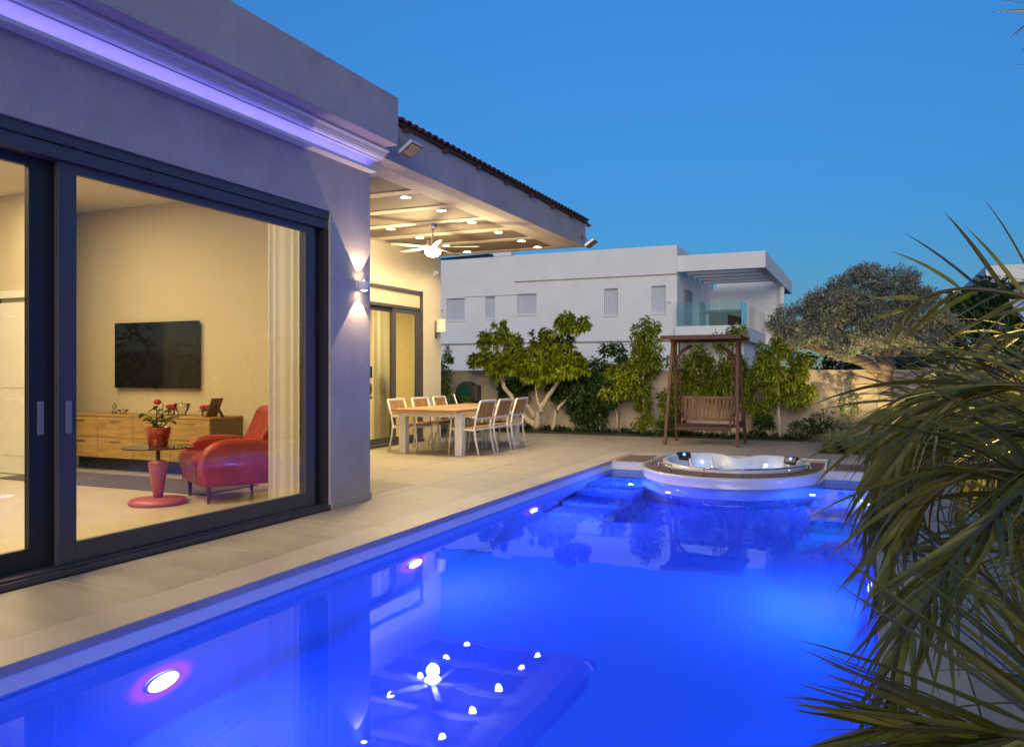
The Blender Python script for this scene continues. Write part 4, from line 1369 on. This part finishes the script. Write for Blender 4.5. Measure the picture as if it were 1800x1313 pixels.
plant('lime_shrub', 'yellow-green young tree left of the swing', 'tree', (-4.75, 17.25, 0.02),
      [(.25, 0, 1.95, .33, .25, .42), (.2, 0, 1.3, .42, .25, .4), (-.2, -.05, 1.1, .4, .25, .35), (.15, 0, .8, .35, .25, .3), (.3, 0, 2.35, .2, .2, .2), (-.45, 0, .85, .2, .2, .18)], 7000, .1, .042, 'leaf_mid', 8,
      [[(.25, 0, 0, .032), (.23, 0, .7, .028), (.2, 0, 1.8, .014)], [(-.3, 0, 0, .03), (-.36, 0, .35, .028), (-.45, 0, .8, .02)]], droop=.6, shell=.2)
plant('lime_shrub', 'small lime-leaved shrub between the dark shrub and the swing', 'shrub', (-5.0, 16.95, 0.02),
      [(0, 0, 1.05, .35, .15, .25), (-.25, 0, .85, .22, .15, .16), (.2, 0, 1.3, .25, .15, .2)], 700, .09, .042, 'leaf_lime', 9, [[(0, 0.05, 0, .02), (0, .05, .8, .012)]], bark='bark_dark', droop=.6, shell=.1)
plant('bamboo_shrub', 'airy green shrub standing behind the swing bench', 'shrub', (-2.75, 17.2, 0.02),
      [(-.05, 0, 1.5, .5, .25, .45), (.3, 0, 1.2, .4, .25, .4), (-.45, 0, .85, .35, .25, .28), (0, 0, 2.1, .3, .2, .3), (-.6, 0, 1.6, .25, .2, .25), (.15, 0, .8, .3, .2, .25)], 7000, .1, .04, 'leaf_mid', 11,
      [[(0, 0, 0, .03), (.03, 0, .8, .025), (0, 0, 1.9, .012)]], droop=.6, shell=.15)
plant('bamboo_shrub', 'green climbing shrub on a thin stem right of the swing', 'shrub', (-1.72, 17.15, 0.02),
      [(-.05, 0, 2.0, .32, .25, .38), (0.05, 0, 1.5, .42, .25, .4), (.0, 0, 1.05, .4, .25, .28), (.25, 0, .75, .3, .2, .2), (-.3, 0, .65, .28, .2, .18), (.62, 0, .95, .16, .12, .13), (.35, 0, 1.25, .25, .2, .2), (0, 0, 2.35, .18, .15, .16)],
      6500, .1, .042, 'leaf_mid', 12, [[(.05, 0, 0, .035), (.02, 0, .6, .03), (0, 0, 1.9, .014)]], droop=.6, shell=.15)
plant('small_shrub', 'low dark shrub by the wall left of the olive tree', 'shrub', (-.95, 16.85, 0.02), [(-.2, 0, .25, .32, .25, .25), (.15, 0, .33, .28, .22, .28)], 1100, .08, .03, 'leaf_dark', 13, droop=-.3)
plant('rosemary_bush', 'upright narrow dark bush against the wall near the olive trunk', 'shrub', (-.42, 16.9, 0.02), [(0, 0, .5, .22, .18, .45), (.1, 0, .8, .15, .12, .3), (-.1, 0, .75, .1, .1, .3), (.05, 0, 1.15, .03, .03, .25)], 2000, .05, .014, 'leaf_dark', 14, droop=-.9, k=8)
plant('hedge_shrub', 'leafy dark shrub at the house corner behind the end chair', 'shrub', (-9.35, 17.2, 0.02),
      [(0, 0, 1.55, .22, .2, .35), (.05, 0, 1.0, .3, .22, .35), (.3, 0, .6, .35, .25, .25), (-.1, 0, .4, .4, .25, .3), (.6, 0, .55, .2, .2, .15)], 1700, .09, .045, 'leaf_mid', 15, droop=.3)
plant('ficus_shrub', 'dark leafy shrub against the wall between the two trunks and the lime tree', 'shrub', (-6.15, 17.42, 0.02),
      [(-.2, 0, .9, .45, .15, .5), (.2, 0, .6, .4, .15, .45), (.1, 0, 1.35, .4, .15, .35)], 3600, .1, .048, 'leaf_dark', 61, droop=.4)
plant('ficus_shrub', 'dark leafy shrub behind the left legs of the swing', 'shrub', (-3.95, 17.42, 0.02),
      [(0, 0, .75, .4, .15, .5), (.2, 0, 1.2, .35, .15, .35), (-.2, 0, 1.45, .3, .15, .3)], 3000, .1, .042, 'leaf_mid', 62, droop=.5)
for i, (x, lb) in enumerate(((-3.85, 'low leafy shrub left of the swing legs'), (-4.35, 'knee-high green shrub below the lime tree'), (-2.05, 'knee-high shrub behind the right swing leg'))):
    plant('small_shrub', lb, 'shrub', (x, 16.98, 0.02), [(0, 0, .2, .3, .2, .22), (.15, 0, .32, .2, .15, .15)], 800, .07, .032, 'leaf_dark' if i != 1 else 'leaf_mid', 20 + i, droop=.1)
# olive tree with uplit trunk
plant('olive_tree', 'wide silvery olive tree with a leaning uplit trunk', 'tree', (0.30, 16.65, 0.02),
      [(-.6, 0, 2.55, .75, .5, .5), (-1.3, -.05, 2.35, .6, .45, .38), (.0, 0, 2.6, .7, .5, .5), (-1.75, 0, 2.25, .4, .35, .3), (-.9, 0, 1.95, .6, .4, .25), (.5, 0, 2.4, .5, .4, .35), (-.45, -.1, 2.95, .45, .35, .35), (-.1, 0, 1.95, .5, .4, .22), (-1.0, 0, 2.75, .5, .4, .35), (-.3, 0, 2.3, .7, .5, .35), (-1.2, 0, 2.05, .55, .35, .25), (.9, 0, 2.2, .4, .35, .3), (-.95, -.15, 1.85, .5, .3, .2), (-.35, -.2, 1.9, .4, .3, .22), (-1.55, -.1, 2.0, .35, .3, .2), (-.55, 0, 2.6, .75, .4, .45), (-.2, -.1, 2.2, .6, .4, .3), (.3, -.1, 2.05, .45, .35, .25)],
      70000, .085, .022, 'leaf_olive', 31,
      [[(0, 0, 0, .17), (-.04, 0, .5, .14), (-.06, 0, 1.0, .13), (-.05, 0, 1.4, .16), (-.02, 0, 1.7, .12), (.1, 0, 2.1, .07), (.2, 0, 2.5, .03)],
       [(-.05, 0, 1.3, .14), (-.45, -.02, 1.55, .11), (-1.0, -.02, 1.72, .09), (-1.5, 0, 1.9, .07), (-1.85, 0, 2.15, .035)],
       [(-.04, 0, 1.5, .1), (-.3, 0, 1.85, .07), (-.5, 0, 2.3, .04)], [(0, 0, 1.6, .09), (.35, 0, 1.9, .06), (.5, 0, 2.3, .03)]], bark='bark_olive', droop=-.5, k=9, shell=.15, split=4, tight=.4)
up = thing('garden_uplight', 'small ground uplight at the foot of the olive trunk', 'garden light', (-0.02, 15.95, 0.02))
part('spike', MB().tube([(0, 0, 0), (0, 0, .08)], .01, 6), M['black'], up)
part('head', MB().lathe([(.02, .07), (.035, .09), (.04, .14)], n=14), M['black'], up)
part('lens', MB().lathe([(0.001, .1405), (.035, .1405)], n=14), M['warmlamp'], up)
lamp('bulb', 'SPOT', up, (0, 0, .17), 140, (1.0, .72, .30), rot=(R(155), R(-6), 0), spot_size=R(120), spot_blend=.6, shadow_soft_size=.03)
# backdrop trees
plant('evergreen_tree', 'dark broad-leaved tree beyond the wall right of the olive', 'tree', (2.6, 22, 0), [(0, 0, 2.7, .9, .6, .7), (-.9, 0, 2.4, .8, .5, .7), (.8, 0, 2.6, .8, .6, .7), (.2, 0, 1.8, 1.5, .6, .8), (-1.4, 0, 1.9, .8, .5, .6)], 11000, .17, .07, 'leaf_dark', 41,
      [[(0, 0, 0, .1), (0, 0, 2.4, .05)]], bark='bark_dark', droop=.4)
plant('evergreen_shrub', 'dark shrub showing over the wall under the olive branch', 'shrub', (-.9, 19.2, 0), [(0, 0, 1.3, .9, .4, .55), (.7, 0, 1.35, .5, .4, .5)], 2600, .1, .045, 'leaf_dark', 42)
plant('hedge', 'tall dark leafy hedge along the right boundary wall, unseen near end added for shade', 'hedge', (2.25, 8, 0.02),
      [(0, -4 + 1.3 * k, .9 + .12 * (k % 3), .45, .8, .85) for k in range(10)] + [(0, -5.3 - 1.3 * k, 1.45, .5, .9, 1.4) for k in range(8)], 26000, .11, .05, 'leaf_dark', 43, droop=.3)  # taller stretch behind the camera added to shade palms and deck
plant('hedge', 'low leafy hedge between the palms and the boundary wall', 'hedge', (1.55, 6, 0.02),
      [(0, -3 + 1.1 * k, .4 + .08 * (k % 3), .35, .7, .42) for k in range(8)], 8000, .085, .04, 'leaf_mid', 44, droop=.2)


# grasses and ground cover
def blades(cl, n, h, w, seed, spread):
    rg = np.random.RandomState(seed)
    c = np.array(cl)[rg.randint(0, len(cl), n)]
    a = rg.uniform(0, 2 * PI, n)
    lean = rg.uniform(.25, 1.5, n)
    hh = h * rg.uniform(.6, 1.1, n)
    o = np.stack([np.cos(a), np.sin(a), np.zeros(n)], 1)
    s_ = np.stack([-np.sin(a), np.cos(a), np.zeros(n)], 1) * w / 2
    z = np.array([0, 0, 1.0])
    b = c + o * (rg.uniform(0, spread, n))[:, None]
    m_ = b + o * (lean * hh * .4)[:, None] + z * (hh * .75)[:, None]
    tp = b + o * (lean * hh * .95)[:, None] + z * (hh * (1 - .42 * lean))[:, None]
    v = np.stack([b - s_, b + s_, m_ + s_ * .8, m_ - s_ * .8, tp], 1).reshape(-1, 3)
    i = np.arange(n)[:, None] * 5
    f = np.concatenate([i + np.array([[0, 1, 2]]), i + np.array([[0, 2, 3]]), i + np.array([[3, 2, 4]])], 1).reshape(-1, 3)
    return v, f


cl = [(-0.55 + .24 * (k % 9) + rnd.uniform(-.08, .08), 14.72 + .42 * (k // 9) + rnd.uniform(-.12, .12), 0.02) for k in range(27)]
v, f = blades(cl, 15000, .34, .007, 3, .1)
o = put('ornamental_grass', npmesh('ornamental_grass', v, f, M['grass']), kind='stuff', label='clumps of pale ornamental grass at the foot of the olive tree')
o['category'] = 'grass'
rg = np.random.RandomState(9)
gb = [(x, 17.1 + rg.uniform(-.3, .35), 0.03, .16, .12, rg.uniform(.05, .12)) for x in np.arange(-8.6, -1.0, .16)]
v, f = leaf_cloud(gb, 9000, .06, .035, 51, .1, 5, .2)
o = put('ground_cover', npmesh('ground_cover', v, f, M['cover']), kind='stuff', label='low green ground cover along the foot of the garden wall')
o['category'] = 'ground cover'


# ------------------------------------------------------------------ foreground palms
def leaflet_mesh(droop, fold=0.25, n=6):
    """unit leaflet along +x, width 1 (scaled), bends down toward the tip"""
    mb = MB()
    vs = []
    for i in range(n + 1):
        u = i / n
        w = 0.5 * min(1.0, 0.35 + 4 * u) * (1 - u ** 2.2) + 0.004
        x = u - droop * 0.12 * u ** 3
        z = -droop * u ** 2.2
        for s in (-1, 0, 1):
            vs.append((x, s * w * 0.062, z + (abs(s) * w * 0.062 * fold)))
    fs = []
    for i in range(n):
        a = i * 3
        fs += [(a, a + 3, a + 4, a + 1), (a + 1, a + 4, a + 5, a + 2)]
    return mb.add(vs, fs).mesh('leaflet', M['palm'], True, fixn=False)


LM = [leaflet_mesh(d) for d in (0.03, 0.1, 0.2, 0.34, 0.5, 0.7, 0.9)]


def catmull(P, n):
    P = [Vector(p) for p in P]
    P = [P[0] * 2 - P[1]] + P + [P[-1] * 2 - P[-2]]
    out = []
    for i in range(1, len(P) - 2):
        for k in range(n):
            t = k / n
            a, b, c, d = P[i - 1:i + 3]
            out.append(0.5 * ((2 * b) + (c - a) * t + (2 * a - 5 * b + 4 * c - d) * t * t + (3 * b - a - 3 * c + d) * t ** 3))
    out.append(P[-2])
    return out


def frond(palm, pts, side, L, W, nleaf, start, droop, ang=(58, 22), lift=0.15, r0=0.014, both=(1, 1), loose=None):
    base = palm.location
    P = [p - Vector(base) for p in catmull(pts, 8)]
    n = len(P)
    st = part('frond', MB().tube(P, [r0 * (1 - .8 * i / (n - 1)) + .0015 for i in range(n)], 7), M['palmstem'], palm, smooth=True)
    cum = [0]
    for a, b in zip(P, P[1:]):
        cum.append(cum[-1] + (b - a).length)
    T = cum[-1]
    side = Vector(side).normalized()
    for k in range(nleaf):
        u = start + (1 - start) * (k + rnd.uniform(-.2, .2)) / (nleaf - 1)
        u = min(max(u, 0), .995)
        s = u * T
        i = max(j for j in range(n - 1) if cum[j] <= s)
        p = P[i].lerp(P[i + 1], (s - cum[i]) / max(1e-6, cum[i + 1] - cum[i]))
        t = (P[i + 1] - P[i]).normalized()
        sd = (side - t * side.dot(t)).normalized()
        nn = t.cross(sd)
        uu = (u - start) / (1 - start)
        a = R(ang[0] + (ang[1] - ang[0]) * uu + rnd.uniform(-6, 6))
        ll = L * (0.75 + .5 * math.sin(PI * min(1, uu * .9 + .12))) * (1 - .45 * uu ** 3) * rnd.uniform(.88, 1.1)
        for sg in (1, -1):
            if not both[0 if sg > 0 else 1] or rnd.random() < .04:
                continue
            d = t * math.cos(a) + sd * (sg * math.sin(a)) + Vector((0, 0, lift)) + nn * rnd.uniform(-.05, .05)
            d.normalize()
            # leaflet frame: x=d, z as near to world up as possible, rolled a little
            z = Vector((0, 0, 1)) - d * d.z
            if z.length < .05:
                z = nn
            z.normalize()
            y = z.cross(d)
            roll = rnd.uniform(-1.0, 1.0)
            Mx = Matrix((d, y, z)).transposed().to_4x4()
            dr = min(6, max(0, int(droop * 6 + rnd.uniform(-.9, 1.2))))
            M4 = Matrix.Translation(p) @ Mx @ Matrix.Rotation(roll, 4, 'X') @ Matrix.Diagonal((ll, .86 * W / .062, ll, 1))
            if loose is None:
                put('leaflet', LM[dr], st, M4=M4)
            else:
                loose.add([M4 @ v_.co for v_ in LM[dr].vertices], [tuple(q_.vertices) for q_ in LM[dr].polygons])


RV = Vector((0.914, 0.405, 0))     # view right
FV = Vector((-0.405, 0.914, 0))
UP = Vector((0, 0, 1))
p1 = thing('areca_palm', 'dark feathery palm leaning over the right edge of the pool', 'palm', (1.15, 2.35, 0.02))
p2 = thing('areca_palm', 'taller palm with arching fronds seen against the olive tree', 'palm', (1.25, 3.7, 0.02))
p3 = thing('areca_palm', 'nearest palm whose stiff frond crosses the bottom right corner', 'palm', (0.95, 1.25, 0.02))
for p, hs in ((p1, .75), (p2, .8), (p3, .55)):
    for k in range(5):
        a = k * 1.3
        x, y = .09 * math.cos(a), .09 * math.sin(a)
        part('cane', MB().tube([(x, y, 0), (x * 1.3, y * 1.3, hs * .5), (x * 1.2, y * 1.2, hs)], [.035, .03, .02], 8), M['palmstem'], p, smooth=True)
C1, C2, C3 = (1.1, 2.4, .8), (1.2, 3.65, .85), (.9, 1.3, .58)
FR = {
  'F1': [(0.563, 2.985, 1.517), (0.443, 2.986, 1.589), (0.285, 2.971, 1.619), (0.151, 2.911, 1.588), (0.075, 2.878, 1.515)],
  'F2': [(0.691, 3.479, 1.176), (0.513, 3.455, 1.273), (0.309, 3.419, 1.289), (0.176, 3.36, 1.276), (0.077, 3.316, 1.238), (0.035, 3.297, 1.17), (0.019, 3.291, 1.096)],
  'F3': [(0.477, 2.29, 1.156), (0.304, 2.049, 1.089), (0.221, 1.903, 1.04), (0.147, 1.816, 0.97), (0.106, 1.743, 0.92), (0.061, 1.668, 0.858), (0.04, 1.637, 0.803), (0.026, 1.609, 0.743)],
  'F4': [(0.324, 1.457, 0.78), (0.217, 1.464, 0.786), (0.159, 1.493, 0.774), (0.103, 1.501, 0.766), (0.044, 1.507, 0.755), (0.009, 1.514, 0.746)],
  'F5': [(0.515, 2.416, 1.23), (0.356, 2.401, 1.314), (0.23, 2.399, 1.298), (0.122, 2.351, 1.217), (0.047, 2.318, 1.091), (0.007, 2.3, 0.98)],
  'F6': [(0.607, 2.786, 1.067), (0.439, 2.766, 1.168), (0.294, 2.756, 1.181), (0.17, 2.701, 1.105), (0.077, 2.66, 0.987), (0.023, 2.636, 0.868)],
  'F7': [(0.514, 2.307, 0.942), (0.391, 2.252, 1.076), (0.264, 2.25, 1.117), (0.151, 2.2, 1.068), (0.075, 2.167, 0.972), (0.037, 2.095, 0.888)],
  'F8': [(0.476, 2.399, 0.512), (0.406, 2.477, 0.648), (0.326, 2.551, 0.754), (0.252, 2.628, 0.807), (0.163, 2.588, 0.856)],
  'F9': [(0.7, 2.9, 2.2), (0.52, 2.86, 2.43), (0.45, 2.83, 2.40)],
}
frond(p2, [C2] + FR['F1'], UP, .30, .025, 17, .45, .3, (60, 26), 0.1, r0=.011)
frond(p2, [C2] + FR['F2'], UP * .8 + RV * .1 - FV * .4, .40, .023, 44, .35, .4, (55, 22), 0.05, r0=.011)
frond(p1, [C1] + FR['F3'], RV * .7 + UP * .5 - FV * .3, .32, .016, 48, .35, .5, (48, 16), 0.0, r0=.009)
frond(p3, [C3] + FR['F4'], UP + FV * .25, .36, .021, 44, .30, .1, (36, 13), 0.0, r0=.006)
frond(p1, [C1] + FR['F5'], UP * .7 + FV * .5, .36, .022, 34, .36, .75, (32, 12), 0.1, r0=.008)
frond(p2, [C2] + FR['F6'], UP * .7 + FV * .4, .38, .023, 34, .36, .75, (34, 12), 0.1, r0=.009)
frond(p1, [C1] + FR['F7'], UP * .6 - FV * .5, .36, .021, 34, .36, .8, (32, 12), 0.05, r0=.008)
loose1, loose2 = MB(), MB()
frond(p1, [C1] + FR['F8'], UP * .6 + FV * .5, .36, .02, 26, .35, .4, (46, 20), 0.0, r0=.008, loose=loose1)
frond(p2, [C2] + FR['F9'], UP * .4 + RV, .3, .018, 8, .7, .2, (40, 20), 0.0, r0=.008)


def arc(c, az, length, rise, drop):
    d = Vector((math.cos(R(az)), math.sin(R(az)), 0))
    c = Vector(c)
    return [c, c + d * length * .3 + UP * rise * .75, c + d * length * .62 + UP * rise, c + d * length * .88 + UP * (rise - drop * .45), c + d * length + UP * (rise - drop)]


p4 = thing('areca_palm', 'palm farther back along the right pool edge', 'palm', (1.3, 5.3, 0.02))
for k in range(4):
    a = k * 1.6
    part('cane', MB().tube([(.08 * math.cos(a), .08 * math.sin(a), 0), (.1 * math.cos(a), .1 * math.sin(a), .85)], [.035, .02], 8), M['palmstem'], p4, smooth=True)
C4 = (1.3, 5.3, .85)
FG = {
  'G1': [(0.81, 4.079, 1.386), (0.591, 3.982, 1.386), (0.372, 3.885, 1.357), (0.197, 3.807, 1.254), (0.077, 3.754, 1.063)],
  'G2': [(0.619, 3.119, 1.139), (0.435, 3.037, 1.227), (0.268, 2.963, 1.238), (0.142, 2.908, 1.158), (0.054, 2.868, 1.011)],
  'G3': [(0.572, 2.879, 0.936), (0.417, 2.811, 1.046), (0.294, 2.756, 1.075), (0.185, 2.708, 1.02), (0.108, 2.674, 0.885)],
  'G4': [(0.667, 3.359, 0.65), (0.487, 3.279, 0.758), (0.342, 3.215, 0.768), (0.234, 3.167, 0.67)],
  'G5': [(0.786, 3.959, 1.571), (0.616, 3.884, 1.524), (0.446, 3.808, 1.478), (0.297, 3.742, 1.385), (0.212, 3.704, 1.269)],
}
for az, ln, ri, dp in ((196, 1.15, .35, .5), (185, 1.0, .5, .5), (215, 1.1, .3, .5)):
    frond(p4, arc(C4, az, ln, ri, dp), UP * .8 + FV * .4, .40, .026, 26, .25, .75, (38, 14), 0.05)
frond(p4, [C4] + FG['G1'], UP * .8 + FV * .3, .36, .026, 34, .35, .75, (40, 14), .1)
frond(p2, [C2] + FG['G2'], UP * .7 + FV * .5, .36, .024, 32, .35, .8, (34, 12), .1)
frond(p1, [C1] + FG['G3'], UP * .7 + FV * .5, .34, .022, 32, .35, .8, (34, 12), .1)
frond(p2, [C2] + FG['G4'], UP * .7 + FV * .5, .36, .024, 28, .35, .7, (36, 12), .05, loose=loose2)
part('leaflets', loose1, M['palm'], p1, smooth=True, fixn=False, kind='stuff')
part('leaflets', loose2, M['palm'], p2, smooth=True, fixn=False, kind='stuff')
frond(p4, [C4] + FG['G5'], UP * .7 + FV * .5, .36, .026, 28, .4, .7, (40, 14), .05)
t = thing('garden_uplight', 'small uplight among the palms by the right pool edge', 'garden light', (0.98, 4.15, 0.02))
part('spike', MB().tube([(0, 0, 0), (0, 0, .08)], .01, 6), M['black'], t)
part('head', MB().lathe([(.02, .07), (.035, .09), (.04, .14)], n=14), M['black'], t)
part('lens', MB().lathe([(0.001, .1405), (.035, .1405)], n=14), M['warmlamp'], t)
lamp('bulb', 'SPOT', t, (0, 0, .17), 110, (1.0, .76, .26), rot=(R(180), R(14), 0), spot_size=R(150), spot_blend=.7, shadow_soft_size=.03)
print('objects', len(bpy.data.objects))
